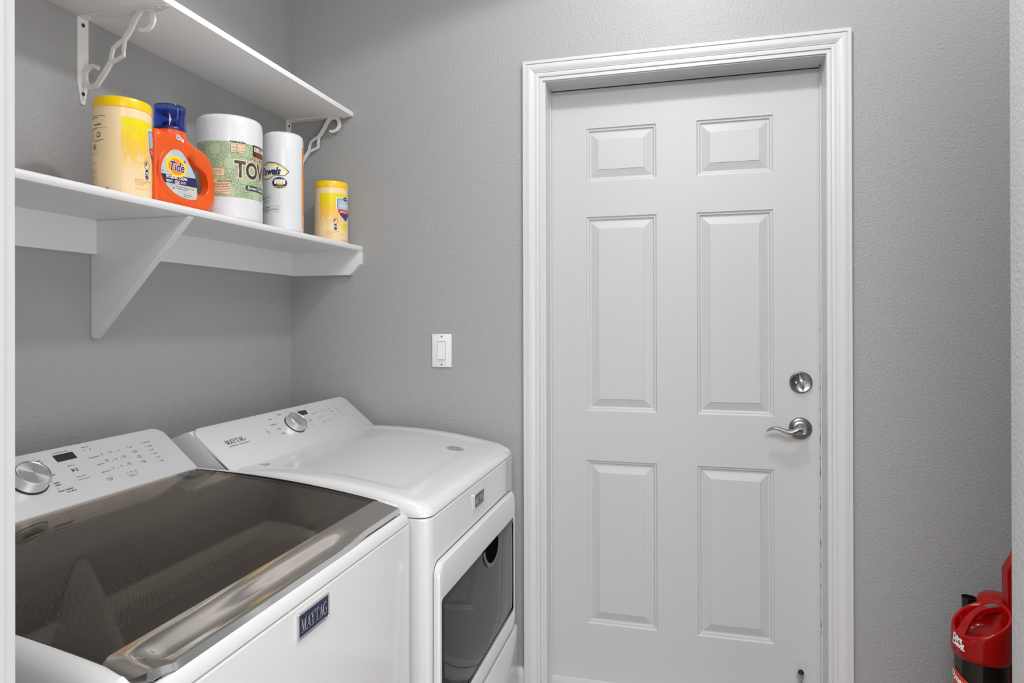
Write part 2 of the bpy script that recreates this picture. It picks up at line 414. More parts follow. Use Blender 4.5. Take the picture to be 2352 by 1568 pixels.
for sx in (-.0235, .0215):
    bm = B(); lathe(bm, [(.0044, .0085), (.0042, .0112), (.0030, .0128), (.0006, .0134)], 16, Matrix.Translation((sx, 0, 0)))
    obj('screw', bm, M_screw, lv, smooth=True)
# kick down door holder, folded up near the foot of the door
Mh = yl(1.7455, .1340, DY)
bm = B(); tube(bm, [(0, -.045, .012), (0, -.02, .016), (0, .005, .021), (.0, .022, .026), (-.001, .034, .030), (-.001, .040, .032)], .005, 16, [.0045, .0045, .005, .0080, .0098, .0098])
o = obj('door_holder', bm, M_nickel, None, smooth=True); o.parent = door
o.matrix_parent_inverse = Matrix.Translation(-Vector(door.location)); o.matrix_basis = Mh; dh = o
bm = B(); box(bm, -.012, .012, -.075, -.03, 0, .012, bev=.002); obj('mounting_plate', bm, M_nickel, dh)
bm = B(); tube(bm, [(-.001, .0385, .0315), (-.001, .0435, .0332), (-.001, .0455, .0340)], .0082, 16, [.0082, .0080, .0060]); obj('rubber_tip', bm, M_black, dh, smooth=True)

# light switch ------------------------------------------------------
sw = thing('light_switch', 'white rocker light switch plate on the grey wall between shelf and door', 'light switch', (.591, 0, 1.158))
bm = B(); box(bm, -.0352, .0352, -.006, 0, -.0572, .0572, bev=.0015); obj('cover_plate', bm, M_plate, sw, smooth=True)
bm = B()
rg = [[(x, y, z) for x, z in rr(-.0168, .0168, -.0335, .0335, .0015, 3, 1)] for y in (-.0058, -.0072)]
r2 = [[(x, -.0072, z) for x, z in rr(-.0150, .0150, -.0315, .0315, .0012, 3, 1)], [(x, -.0060, z) for x, z in rr(-.0148, .0148, -.0313, .0313, .001, 3, 1)]]
loft(bm, rg+r2, False, True); obj('rocker_frame', bm, M_plate, sw)
bm = B(); loft(bm, [[(-.0140, -.006, -.0305), (.0140, -.006, -.0305), (.0140, -.006, .0305), (-.0140, -.006, .0305)], [(-.0138, -.0115, -.0303), (.0138, -.0115, -.0303), (.0138, -.0072, .0303), (-.0138, -.0072, .0303)]], True, True)
obj('rocker', bm, M_plate, sw)
for sz in (-.0485, .0485):
    bm = B(); lathe(bm, [(.0032, 0), (.0030, .0008), (.0001, .0012)], 16, Matrix(((1, 0, 0, 0), (0, 0, -1, -.006), (0, 1, 0, sz), (0, 0, 0, 1))))
    box(bm, -.0003, .0003, -.0074, -.0070, sz-.0022, sz+.0022); obj('screw', bm, M_print2, sw)

# ================================================================ SHELVES
LSX, LSZ = .290, 1.508                        # lower shelf depth and underside
bm = B()
prf = [(0, LSZ), (LSX-.006, LSZ), (LSX-.002, LSZ+.002), (LSX, LSZ+.006), (LSX+.001, LSZ+.011), (LSX, LSZ+.016), (LSX-.003, LSZ+.019), (LSX-.007, LSZ+.020), (0, LSZ+.020)]
loft(bm, [[(a, -1.74, b) for a, b in prf], [(a, -.003, b) for a, b in prf], [(max(0, a-.003), 0, b) for a, b in prf]], True, True)
tag(obj('lower_shelf', bm, M_shelf, smooth=True), 'white painted lower wall shelf with rounded nose holding laundry supplies', 'shelf')
# cleats and gusset are one support assembly each
CZ0 = 1.4255
bm = B(); box(bm, 0, .02, -1.74, -.8452, CZ0-.001, LSZ, bev=.0008)
tag(obj('shelf_cleat', bm, M_shelf), 'white wall cleat under the lower shelf, left of the triangular bracket', 'cleat')
bm = B(); box(bm, 0, .02, -.8248, -.0205, CZ0, LSZ, bev=.0008)
tag(obj('shelf_cleat', bm, M_shelf), 'white wall cleat under the lower shelf, right of the triangular bracket', 'cleat')
bm = B(); prism(bm, [(0, CZ0-.001), (.2490, CZ0-.001), (.2895, 1.4640), (.2895, LSZ), (0, LSZ)], -.02, 0)
tag(obj('shelf_cleat', bm, M_shelf), 'short white cleat with clipped end on the door wall under the shelf', 'cleat')
bm = B(); prism(bm, [(0, 1.226), (.006, 1.2195), (.014, 1.2215), (.284, LSZ-.003), (.284, LSZ), (0, LSZ)], -.8448, -.8252)
bmesh.ops.bevel(bm, geom=bm.edges[:], offset=.0018, segments=2, affect='EDGES')
tag(obj('shelf_bracket_board', bm, M_shelf, smooth=True), 'white triangular wooden bracket board under the lower shelf', 'bracket')
# upper shelf: two boards meeting above the bracket
USX, USZ = .253, 1.993
boxo('upper_shelf', (0, USX, -.8655, -.0005, USZ, USZ+.0165), M_mela, bev=.0008)
tag(bpy.data.objects['upper_shelf'], 'long white upper shelf board reaching the door wall corner', 'shelf')
o = boxo('upper_shelf', (0, USX, -1.74, -.8668, USZ, USZ+.0165), M_mela, bev=.0008)
tag(o, 'white upper shelf board at top left, left of the seam above the scroll bracket', 'shelf')

def scroll_bracket(y, label):
    t = thing('scroll_bracket', label, 'bracket', (0, y, 1.80), group='scrolled shelf brackets')
    hw = .0145
    z0 = USZ-1.80
    # wall leg
    bm = B(); P = [(-hw, z0), (-hw, .045), (-hw+.001, .030), (-.0055, -.014), (-.003, -.017), (.003, -.017), (.0055, -.014), (hw-.001, .030), (hw, .045), (hw, z0)]
    loft(bm, [[(0, a, b) for a, b in P], [(.003, a, b) for a, b in P]], True, True); obj('wall_leg', bm, M_brk, t)
    bm = B(); P = [(0.003, -hw), (USX-.035, -hw), (USX-.008, -.006), (USX-.004, 0), (USX-.008, .006), (USX-.035, hw), (.003, hw)]
    loft(bm, [[(a, b, z0-.0035) for a, b in P], [(a, b, z0-.0003) for a, b in P]], True, True); obj('shelf_leg', bm, M_brk, t)
    # scroll: flat steel band with two hooks and an open diamond
    S1 = [(.0489, .0661), (.0400, .0712), (.0304, .0725), (.0200, .0695), (.0112, .0600), (.0078, .0478), (.0120, .0330), (.0220, .0235), (.0310, .0218), (.0420, .0245), (.0530, .0370), (.0645, .0496), (.0780, .0670), (.0845, .0750)]
    S2 = [(.1258, .1270), (.1350, .1380), (.1440, .1500), (.1553, .1687), (.1620, .1790), (.1720, .1880), (.1850, .1905), (.1980, .1860), (.2060, .1740), (.2065, .1590), (.1990, .1470), (.1890, .1420), (.1792, .1410), (.1680, .1440)]
    DA = [(.0845, .0750), (.0875, .0930), (.0925, .1090), (.1060, .1180), (.1258, .1270)]
    DB = [(.0845, .0750), (.1010, .0800), (.1225, .0880), (.1225, .1040), (.1258, .1270)]
    bm = B()
    def band(pts, w0, w1, sp=True, wm=None, ht=.0030):
        pp = spline([(a, b, 0) for a, b in pts], 5) if sp else [Vector((a, b, 0)) for a, b in pts]
        n = len(pp); A = []; Bq = []
        for i, p in enumerate(pp):
            tt = (pp[min(i+1, n-1)]-pp[max(i-1, 0)]).normalized(); q = Vector((-tt.y, tt.x, 0)); s = i/(n-1); ww = w0+(w1-w0)*s
            if wm: ww += wm*math.sin(PI*s)
            A.append(p+q*ww); Bq.append(p-q*ww)
        ring = [bm.verts.new((a.x, -ht, a.y)) for a in A]; ring2 = [bm.verts.new((a.x, -ht, a.y)) for a in Bq]
        ring3 = [bm.verts.new((a.x, ht, a.y)) for a in A]; ring4 = [bm.verts.new((a.x, ht, a.y)) for a in Bq]
        for i in range(n-1):
            bm.faces.new((ring[i], ring[i+1], ring2[i+1], ring2[i])); bm.faces.new((ring3[i], ring4[i], ring4[i+1], ring3[i+1]))
            bm.faces.new((ring[i], ring3[i], ring3[i+1], ring[i+1])); bm.faces.new((ring2[i], ring2[i+1], ring4[i+1], ring4[i]))
        bm.faces.new((ring[0], ring2[0], ring4[0], ring3[0])); bm.faces.new((ring[-1], ring3[-1], ring4[-1], ring2[-1]))
    band(S1, .0040, .0058, wm=.0012); sc1 = obj('lower_scroll', bm, M_brk, t, smooth=True, ang=50)
    bm = B(); band(S2, .0058, .0040, wm=.0012); sc2 = obj('upper_scroll', bm, M_brk, t, smooth=True, ang=50)
    bm = B(); band(DA, .0042, .0042, False, ht=.0026); obj('diamond_side', bm, M_brk, sc1)
    bm = B(); band(DB, .0042, .0042, False, ht=.0023); obj('diamond_side', bm, M_brk, sc1)
    for z in (.174, .0085):
        bm = B(); lathe(bm, [(.0048, .003), (.0042, .0042), (.0020, .0046), (.0001, .0040)], 16, Matrix(((0, 0, 1, 0), (1, 0, 0, 0), (0, 1, 0, z), (0, 0, 0, 1)))); obj('screw', bm, M_screw, t, smooth=True)
    for x in (.02, USX-.03):
        bm = B(); lathe(bm, [(.0048, 0), (.0042, .0016), (.0001, .0020)], 16, Matrix(((1, 0, 0, x), (0, -1, 0, 0), (0, 0, -1, z0-.0035), (0, 0, 0, 1)))); obj('screw', bm, M_brk, t, smooth=True)
    return t
scroll_bracket(-.8665, 'white scrolled metal bracket at upper left, under the seam of the upper shelf')
scroll_bracket(-.0165, 'white scrolled metal bracket in the corner by the door wall, behind the paper rolls')

# ================================================================ SHELF GOODS
ST = LSZ+.020
M_cream = mat('cream plastic', (.90, .68, .40), .28)
M_yel = mat('yellow lid plastic', (.92, .60, .0), .3)
M_oranget = mat('orange print', (.85, .38, .08), .5)
M_redp = mat('red print', (.62, .04, .01), .4)
M_skyp = mat('pale blue print', (.35, .52, .68), .4)
M_purp = mat('violet print', (.07, .03, .20), .4)
M_lem = mat('lemon print', (.85, .72, .02), .4)
M_leaf = mat('leaf print', (.35, .5, .04), .4)
def yellow_panel_mat():
    m = bpy.data.materials.new('lemon chevron print'); m.use_nodes = True; nt = m.node_tree; b = nt.nodes['Principled BSDF']; L = nt.links.new
    uv = nt.nodes.new('ShaderNodeUVMap'); sep = nt.nodes.new('ShaderNodeSeparateXYZ'); L(uv.outputs[0], sep.inputs[0])
    vor = nt.nodes.new('ShaderNodeTexVoronoi'); vor.inputs['Scale'].default_value = 90; vor.distance = 'MANHATTAN'; L(uv.outputs[0], vor.inputs['Vector'])
    sc = nt.nodes.new('ShaderNodeSeparateColor'); L(vor.outputs['Color'], sc.inputs[0])
    mul = nt.nodes.new('ShaderNodeMath'); mul.operation = 'MULTIPLY_ADD'; L(sc.outputs[0], mul.inputs[0]); mul.inputs[1].default_value = .030; L(sep.outputs[1], mul.inputs[2])
    mr = nt.nodes.new('ShaderNodeMapRange'); L(mul.outputs[0], mr.inputs[0]); mr.inputs[1].default_value = .072; mr.inputs[2].default_value = .175
    cr = nt.nodes.new('ShaderNodeValToRGB'); L(mr.outputs[0], cr.inputs[0]); e = cr.color_ramp.elements
    e[0].color = (.90, .68, .40, 1); e[0].position = 0; e[1].color = (.86, .72, .0, 1); e[1].position = 1
    k = e.new(.38); k.color = (.90, .55, .10, 1); k = e.new(.6); k.color = (.90, .60, .03, 1)
    L(cr.outputs[0], b.inputs['Base Color']); b.inputs['Roughness'].default_value = .28
    return m
M_yp = yellow_panel_mat()
def wipes_tub(x, y, a0, label):
    r = .0565; H = .190
    t = thing('wipes_tub', label, 'wipes tub', (x, y, ST), group='tubs of lemon wipes on the lower shelf')
    bm = B(); lathe(bm, [(r-.004, 0), (r-.0015, .002), (r, .006), (r, H-.004), (r-.0008, H)], 72); obj('body', bm, M_cream, t, smooth=True)
    bm = B(); lathe(bm, [(r-.0006, H-.001), (r+.0006, H), (r+.0006, H+.014), (r-.001, H+.020), (r-.005, H+.0225), (r-.016, H+.023), (r-.020, H+.021), (.0001, H+.021)], 72); lid = obj('lid', bm, M_yel, t, smooth=True)
    bm = B(); lathe(bm, [(.024, H+.020), (.024, H+.0245), (.021, H+.0265), (.0001, H+.027)], 32); obj('flip_cap', bm, M_yel, lid, smooth=True)
    D = R(1)*r
    def F(off): return cyl_map(0, 0, 0, r, a0, off)
    bm = art(); a_rect(bm, 0, .004, 165*D, H-.021); flatten(bm, F(.0002), 'lemon_panel', M_yp, t, .004, uv=True)
    # back print column
    bm = art()
    scribble(bm, -80*D, -30*D, H-.022, .0016, 2, .0032); a_text(bm, 'bacteria', -62*D, H-.041, .0062, .03)
    scribble(bm, -80*D, -28*D, H-.047, .0012, 2)
    a_ring(bm, -62*D, H-.087, .0062, .0062, .0009); a_ell(bm, -62*D, H-.087, .003, .003, 12)
    a_ring(bm, -48*D, H-.062, .006, .006, .0018, .5, 4.5); a_ring(bm, -48*D, H-.062, .005, .005, .0018, 3.6, 6.6)
    scribble(bm, -60*D, -34*D, H-.073, .0014, 2)
    a_rframe(bm, -78*D, H-.072, -66*D, H-.058, .001, .0004)
    for z in (.100, .121, .136, .141, .149, .154, .160, .166): scribble(bm, -82*D, -34*D, H-z, .0012, 1)
    flatten(bm, F(.0003), 'fine_print', M_print, t, .006)['kind'] = 'stuff'
    bm = art(); a_poly(bm, rrect(-54*D, .008, -24*D, .0155, .001)); pa = flatten(bm, F(.0003), 'navy_patch', M_navy, t, .004)
    bm = art(); a_poly(bm, rrect(51*D, H-.147, 61*D, H-.126, .004)); pb = flatten(bm, F(.0003), 'count_patch', M_navy, t, .004)
    bm = art(); scribble(bm, -52*D, -26*D, .0105, .0016, 1); scribble(bm, -50*D, -28*D, .0132, .0012, 1); flatten(bm, F(.0005), 'patch_lettering', M_white, pa, .004)
    bm = art(); a_text(bm, '75', 56*D, H-.139, .0115, .03, align='CENTER', sx=.8); scribble(bm, 52.5*D, 59.5*D, H-.144, .0016)
    flatten(bm, F(.0005), 'count_lettering', M_white, pb, .004)
    bm = art(); a_ring(bm, 56*D, H-.116, .0085, .0105, .0011); a_ring(bm, 55.2*D, H-.1145, .0042, .005, .004, R(60), R(250), 12); flatten(bm, F(.0004), 'count_symbol', M_purp, t, .004)
    # shield
    sc_ = 97*D; hs = 34*D
    def shield(k, top, bot, c=0): return [(sc_-hs*k, H-top), (sc_, H-top+.004*k), (sc_+hs*k, H-top), (sc_+hs*k*.96, H-.072), (sc_+hs*k*.72, H-.092+c), (sc_, H-bot), (sc_-hs*k*.72, H-.092+c), (sc_-hs*k*.96, H-.072)]
    bm = art(); a_poly(bm, shield(1.14, .036, .1195, -.003)); flatten(bm, F(.0004), 'shield_edge', M_white, t, .004)
    bm = art(); a_poly(bm, shield(1.06, .0385, .1165, -.002)); flatten(bm, F(.0005), 'shield_outline', M_print2, t, .004)
    bm = art(); a_poly(bm, shield(.98, .041, .113)); flatten(bm, F(.0006), 'shield_blue', M_skyp, t, .004)
    bm = art(); a_poly(bm, [(sc_-hs*.9, H-.076), (sc_+hs*.9, H-.076), (sc_+hs*.66, H-.094), (sc_, H-.112), (sc_-hs*.66, H-.094)]); flatten(bm, F(.0007), 'shield_violet', M_purp, t, .004)
    bm = art(); a_poly(bm, [(sc_-hs*1.0, H-.074), (sc_+hs*1.0, H-.077), (sc_+hs*.88, H-.0905), (sc_-hs*.88, H-.0875)]); flatten(bm, F(.0008), 'shield_banner', M_redp, t, .004)
    bm = art()
    a_text(bm, 'WIPES', sc_, H-.071, .0225, .02, align='CENTER', sx=.80)
    a_text(bm, 'DISINFECTING', sc_, H-.0535, .0085, .02, align='CENTER', sx=.8)
    scribble(bm, sc_-hs*.75, sc_+hs*.75, H-.0815, .0024, 2, .0042)
    flatten(bm, F(.0010), 'shield_lettering', M_white, t, .004)
    bm = art(); a_ell(bm, sc_, H-.0375, .010, .0062); flatten(bm, F(.0010), 'logo_oval', M_navy, t, .003)
    bm = art(); a_text(bm, 'Kroger', sc_, H-.0392, .0058, .01, .3, align='CENTER', sx=.8); flatten(bm, F(.0012), 'logo_lettering', M_white, t, .003)
    bm = art(); a_ell(bm, 91*D, H-.135, .010, .0145); flatten(bm, F(.0004), 'lemon_picture', M_lem, t, .003)
    bm = art(); a_poly(bm, [(91*D+.002, H-.122), (91*D+.010, H-.128), (91*D+.009, H-.139), (91*D+.004, H-.132)]); flatten(bm, F(.0006), 'leaf_picture', M_leaf, t, .003)
    bm = art(); a_text(bm, 'KEEP OUT OF REACH\nOF CHILDREN\nCAUTION', 26*D, H-.153, .0052, .02, sx=.85); scribble(bm, 26*D, 60*D, H-.170, .0012, 2)
    scribble(bm, 75*D, 100*D, H-.157, .0015, 3, .004)
    flatten(bm, F(.0004), 'caution_print', M_oranget, t, .004)
    bm = art(); a_text(bm, '75 Wet Wipes', 80*D, .008, .006, 0, sx=.8); flatten(bm, F(.0004), 'count_print', M_print, t, .004)
    return t
wipes_tub(.210, -.9556, R(-47.5), 'large looking cream wipes tub with yellow lid, left of the orange detergent bottle')
wipes_tub(.210, -.0780, R(-101.9), 'cream wipes tub with yellow lid standing alone by the door wall corner')

# ---- detergent bottle
M_or = mat('orange bottle plastic', (.80, .092, .001), .3)
M_bluecap = bpy.data.materials.new('translucent blue cap'); M_bluecap.use_nodes = True
glassy(M_bluecap, (.16, .34, .93), (1, 1, 1), 1.45, .04)
M_bluedk = mat('dark blue collar', (.012, .01, .10), .3)
M_maroon = mat('maroon spout', (.16, .01, .03), .35)
def iridescent():
    m = bpy.data.materials.new('silver iridescent label'); m.use_nodes = True; nt = m.node_tree; b = nt.nodes['Principled BSDF']; L = nt.links.new
    uv = nt.nodes.new('ShaderNodeUVMap'); sep = nt.nodes.new('ShaderNodeSeparateXYZ'); L(uv.outputs[0], sep.inputs[0])
    nz = nt.nodes.new('ShaderNodeTexNoise'); nz.inputs['Scale'].default_value = 22; nz.inputs['Detail'].default_value = 1; L(uv.outputs[0], nz.inputs['Vector'])
    cr = nt.nodes.new('ShaderNodeValToRGB'); L(nz.outputs['Fac'], cr.inputs[0]); e = cr.color_ramp.elements
    e[0].position = .35; e[0].color = (.50, .70, .78, 1); e[1].position = .68; e[1].color = (.85, .80, .48, 1); k = e.new(.5); k.color = (.62, .62, .62, 1); k = e.new(.6); k.color = (.78, .72, .62, 1)
    L(cr.outputs[0], b.inputs['Base Color']); b.inputs['Roughness'].default_value = .25; b.inputs['Metallic'].default_value = .25
    return m
M_irid = iridescent()
BX0, BX1 = .150, .238
bt = thing('detergent_bottle', 'orange liquid detergent bottle with blue cap between wipes tub and paper roll', 'detergent bottle', (.194, -.80, ST))
def oyz(y, z): return (y+.80, z-ST)
def curve_solid(name, splines, depth, bevel, m, parent, x):
    cu = bpy.data.curves.new(name, 'CURVE'); cu.dimensions = '2D'; cu.fill_mode = 'BOTH'; cu.extrude = depth/2-bevel; cu.bevel_depth = bevel; cu.bevel_resolution = 4; cu.offset = -bevel
    for pts in splines:
        s = cu.splines.new('POLY'); s.points.add(len(pts)-1); s.use_cyclic_u = True
        for p, q in zip(s.points, pts): p.co = (q[0], q[1], 0, 1)
    o = bpy.data.objects.new(name, cu); C.objects.link(o)
    dg = bpy.context.evaluated_depsgraph_get(); dg.update(); me = bpy.data.meshes.new_from_object(o.evaluated_get(dg))
    C.objects.unlink(o); bpy.data.objects.remove(o); bpy.data.curves.remove(cu)
    me.transform(Matrix(((0, 0, 1, x), (1, 0, 0, 0), (0, 1, 0, 0), (0, 0, 0, 1))))
    bm = bmesh.new(); bm.from_mesh(me); bmesh.ops.remove_doubles(bm, verts=bm.verts, dist=1e-5); bpy.data.meshes.remove(me)
    return obj(name, bm, m, parent, smooth=True, ang=30)
outer = [(-.8735-.0195*math.cos(a), ST+.0195-.0195*math.sin(a)) for a in [PI/2*k/6 for k in range(7)]]+[(-.7300+.0205*math.sin(a), ST+.0205-.0205*math.cos(a)) for a in [PI/2*k/6 for k in range(7)]]
outer += [(p.x, p.y) for p in spline([(-.7090, 1.560), (-.7085, 1.58), (-.7085, 1.615), (-.7130, 1.645), (-.7240, 1.668), (-.742, 1.685), (-.762, 1.6960), (-.776, 1.7020), (-.790, 1.7060), (-.805, 1.7080)], 4)]
outer += [(-.83, 1.7085), (-.850, 1.7080)]+[(-.8720-.0205*math.sin(a), 1.6875+.0205*math.cos(a)) for a in [PI/2*k/6 for k in range(7)]]
outer += [(-.8928, 1.66), (-.8930, 1.62), (-.8930, 1.58)]
hole = [(p.x, p.y) for p in spline([(-.7865, 1.6573), (-.778, 1.6595), (-.7613, 1.6496), (-.748, 1.640), (-.7395, 1.630), (-.7330, 1.612), (-.7335, 1.598), (-.7400, 1.585), (-.7485, 1.5765), (-.7540, 1.578), (-.7562, 1.590), (-.7614, 1.6179), (-.7740, 1.640), (-.7865, 1.6573)], 3)][:-1]
outer = [oyz(a, b) for a, b in outer]; hole = [oyz(a, b) for a, b in hole]
def offset_loop(L_, d):
    n = len(L_); out = []
    for i in range(n):
        a, b_, c = L_[i-1], L_[i], L_[(i+1) % n]
        t1 = Vector((b_[0]-a[0], b_[1]-a[1])).normalized(); t2 = Vector((c[0]-b_[0], c[1]-b_[1])).normalized(); t = (t1+t2).normalized()
        out.append((b_[0]-t.y*d, b_[1]+t.x*d))
    return out
def area(L_): return sum(L_[i-1][0]*L_[i][1]-L_[i][0]*L_[i-1][1] for i in range(len(L_)))/2
if area(outer) < 0: outer.reverse()
if area(hole) > 0: hole.reverse()
bm = B(); half = (BX1-BX0)/2; ends = []
for L_, bv in ((outer, .018), (hole, .013)):
    rg = []
    for k in range(-8, 9):
        th = PI/2*k/8; d = bv*(1-math.cos(th)); xx = math.copysign(half-bv+bv*abs(math.sin(th)), th) if k else 0
        rg.append([(xx, p[0], p[1]) for p in offset_loop(L_, d)])
    rg2 = loft(bm, rg); ends.append((rg2[0], rg2[-1]))
for e in (0, 1):
    es = []
    for rings_ in ends:
        r_ = rings_[e]; n = len(r_)
        for i in range(n): es.append(bm.edges.get((r_[i], r_[(i+1) % n])))
    bmesh.ops.triangle_fill(bm, use_beauty=True, edges=es)
def sst(x): x = min(1, max(0, x)); return x*x*(3-2*x)
bmesh.ops.subdivide_edges(bm, edges=[e for e in bm.edges if e.calc_length() > .012], cuts=3, use_grid_fill=True)
for v in bm.verts:   # the handle is thinner than the belly and stands further back
    zm = sst((v.co.z+ST-1.530)/.045); yy = v.co.y-.80
    k = sst((yy+.770)/.014)*zm; k2 = sst((yy+.766)/.030)*zm
    v.co.x += (.0235+v.co.x*.29-v.co.x)*k; v.co.y += .023*k2
obj('body', bm, M_or, bt, smooth=True, ang=40)
XF = BX1-.194   # front face, local x
def bm_map(off): return plane_map(Vector((XF, 0, 0)), Vector((0, 1, 0)), Vector((0, 0, 1)), off)
# raised oval rib around the label
def rib(name, cy, cz, ry, rz, tilt, rad, a0, a1):
    bm = B(); pts = []
    for i in range(61):
        a = a0+(a1-a0)*i/60; u = ry*math.cos(a); v = rz*math.sin(a)
        pts.append((XF-.0006, cy+.80+u*math.cos(tilt)-v*math.sin(tilt), cz-ST+u*math.sin(tilt)+v*math.cos(tilt)))
    tube(bm, pts, rad, 10); return obj(name, bm, M_or, bt, smooth=True)
rib('rib', -.8150, 1.6120, .0700, .0655, 0, .0016, R(118), R(306))
rib('rib', -.8150, 1.6130, .0660, .0620, 0, .0008, R(150), R(296))
lab = [(p.x, p.y) for p in spline([(-.8258, 1.6685), (-.8101, 1.6634), (-.7861, 1.6395), (-.7677, 1.6136), (-.7625, 1.5845), (-.7636, 1.5647), (-.7719, 1.5587), (-.7944, 1.5569), (-.8298, 1.5620), (-.8600, 1.5780), (-.8765, 1.6007), (-.8774, 1.6160), (-.8692, 1.6380), (-.8506, 1.6590), (-.8380, 1.6665), (-.8258, 1.6685)], 4)][:-1]
lab = [oyz(a, b) for a, b in lab]
bm = art(); a_poly(bm, lab); flatten(bm, bm_map(.0004), 'label', M_irid, bt, .02, uv=True)
def clip_label(y_hi, y_lo):   # part of the label outline between two slanted lines, convex enough
    out = []
    def inside(p): return y_lo(p[0]) <= p[1] <= y_hi(p[0])
    n = len(lab); res = []
    poly = lab[:]
    for fn, sgn in ((y_hi, 1), (y_lo, -1)):
        new = []
        for i in range(len(poly)):
            a, b_ = poly[i], poly[(i+1) % len(poly)]
            da = (fn(a[0])-a[1])*sgn; db_ = (fn(b_[0])-b_[1])*sgn
            if da >= 0: new.append(a)
            if da*db_ < 0:
                t = da/(da-db_); new.append((a[0]+(b_[0]-a[0])*t, a[1]+(b_[1]-a[1])*t))
        poly = new
    return poly
nb = clip_label(lambda u: 1.6075-ST+.085*(u+.02), lambda u: 1.5835-ST+.06*(u+.07))
M_navyl = mat('navy label print', (.015, .012, .085), .3)
bm = art(); a_poly(bm, nb); flatten(bm, bm_map(.0006), 'label_navy_band', M_navyl, bt)
M_ye2 = mat('bright yellow print', (.95, .70, 0), .3); M_or2 = mat('orange print bright', (.95, .27, .0), .3); M_bl2 = mat('royal blue print', (.02, .012, .22), .3)
M_pale = mat('pale cream print', (.9, .83, .7), .4)
tc_ = oyz(-.8305, 1.6270)
bm = art(); a_ell(bm, tc_[0], tc_[1], .0325, .0240); flatten(bm, bm_map(.0008), 'label_yellow_ring', M_ye2, bt)
bm = art(); a_ell(bm, tc_[0], tc_[1], .0250, .0185); flatten(bm, bm_map(.0010), 'label_orange_disc', M_or2, bt)
bm = art(); a_text(bm, 'Tide', tc_[0]-.0005, tc_[1]-.0100, .0310, .050, .32, align='CENTER', sx=.86, rot=.04); flatten(bm, bm_map(.0011), 'label_word_edge', M_white, bt)
bm = art(); a_text(bm, 'Tide', tc_[0]-.0005, tc_[1]-.0100, .0310, .018, .32, align='CENTER', sx=.86, rot=.04)
a_text(bm, '+', tc_[0]+.0225, tc_[1]+.0125, .014, .01, 0)
flatten(bm, bm_map(.0013), 'label_word', M_bl2, bt)
bm = art()
q = oyz(-.8630, 1.5955); a_text(bm, 'HYGIENIC CLEAN', q[0], q[1]+.0005, .0105, .035, sx=.80, rot=.06)
a_text(bm, 'HEAVY', q[0], q[1]-.0085, .0080, .02, sx=.85, rot=.05); a_text(bm, '10X', q[0]+.0255, q[1]-.0090, .0115, .03, sx=.9, rot=.05); a_text(bm, 'DUTY', q[0]+.0460, q[1]-.0060, .0075, .02, sx=.85, rot=.05)
a_poly(bm, [(q[0]+.001, q[1]-.0115), (q[0]+.0645, q[1]-.0085), (q[0]+.0645, q[1]-.0080), (q[0]+.001, q[1]-.0110)])
flatten(bm, bm_map(.0010), 'label_lettering', M_pale, bt)
bm = art(); q = oyz(-.8325, 1.5800); scribble(bm, q[0], q[0]+.058, q[1]+.001, .0026, 2, .0048); scribble(bm, q[0]+.026, q[0]+.054, q[1]-.0145, .0022, 2, .004); scribble(bm, q[0]-.02, q[0]-.002, q[1]+.002, .0012); a_text(bm, '58', q[0]-.010, q[1]-.0065, .0065, .02)
scribble(bm, q[0]-.044, q[0]-.034, q[1]+.0300, .0014, 2)
flatten(bm, bm_map(.0008), 'label_small_print', M_print2, bt)
q = oyz(-.8235, 1.6985)
bm = art(); a_ell(bm, q[0], q[1], .0088, .0072); a_ell(bm, q[0]+.0132, q[1]-.0045, .0045, .0042); flatten(bm, bm_map(.0004), 'efficiency_sticker', M_pale, bt)
bm = art(); a_ring(bm, q[0], q[1], .0082, .0066, .0009, .4, 6.0); a_text(bm, 'he', q[0]-.0048, q[1]-.0022, .0088, .02); flatten(bm, bm_map(.0007), 'efficiency_lettering', M_bl2, bt)
# cap
cc = (-.004, .0030)
Mc = Matrix.Translation((cc[0], cc[1], 0))
z1 = 1.7200-ST
bm = B(); lathe(bm, [(.0390, z1-.030), (.0375, z1-.016), (.0362, z1-.010), (.0358, z1+.001), (.0001, z1+.001)], 56, Mc); obj('neck', bm, M_or, bt, smooth=True)
bm = B(); lathe(bm, [(.0345, z1), (.0357, z1+.001), (.0359, z1+.0075), (.0350, z1+.009), (.0250, z1+.009), (.0001, z1+.009)], 56, Mc); obj('collar', bm, M_bluedk, bt, smooth=True)
bm = B(); lathe(bm, [(.0170, z1+.008), (.0160, z1+.024), (.0130, z1+.026), (.0001, z1+.026)], 32, Mc); obj('spout', bm, M_maroon, bt, smooth=True)
bm = B(); lathe(bm, [(.0356, z1+.0085), (.0352, z1+.060), (.0346, z1+.0625), (.0330, z1+.0630), (.0315, z1+.0610)], 56, Mc, False, False)
obj('cap', bm, M_bluecap, bt, smooth=True)
bm = B(); lathe(bm, [(.0340, z1+.0500), (.0001, z1+.0500)], 56, Mc, False, True); obj('cap_floor', bm, M_bluecap, bt)
bm = B(); lathe(bm, [(.0180, z1+.0500), (.0175, z1+.043), (.0150, z1+.0405), (.0001, z1+.0405)], 32, Mc); obj('cap_dome', bm, mat('deep blue plastic', (.01, .02, .22), .3), bt, smooth=True)

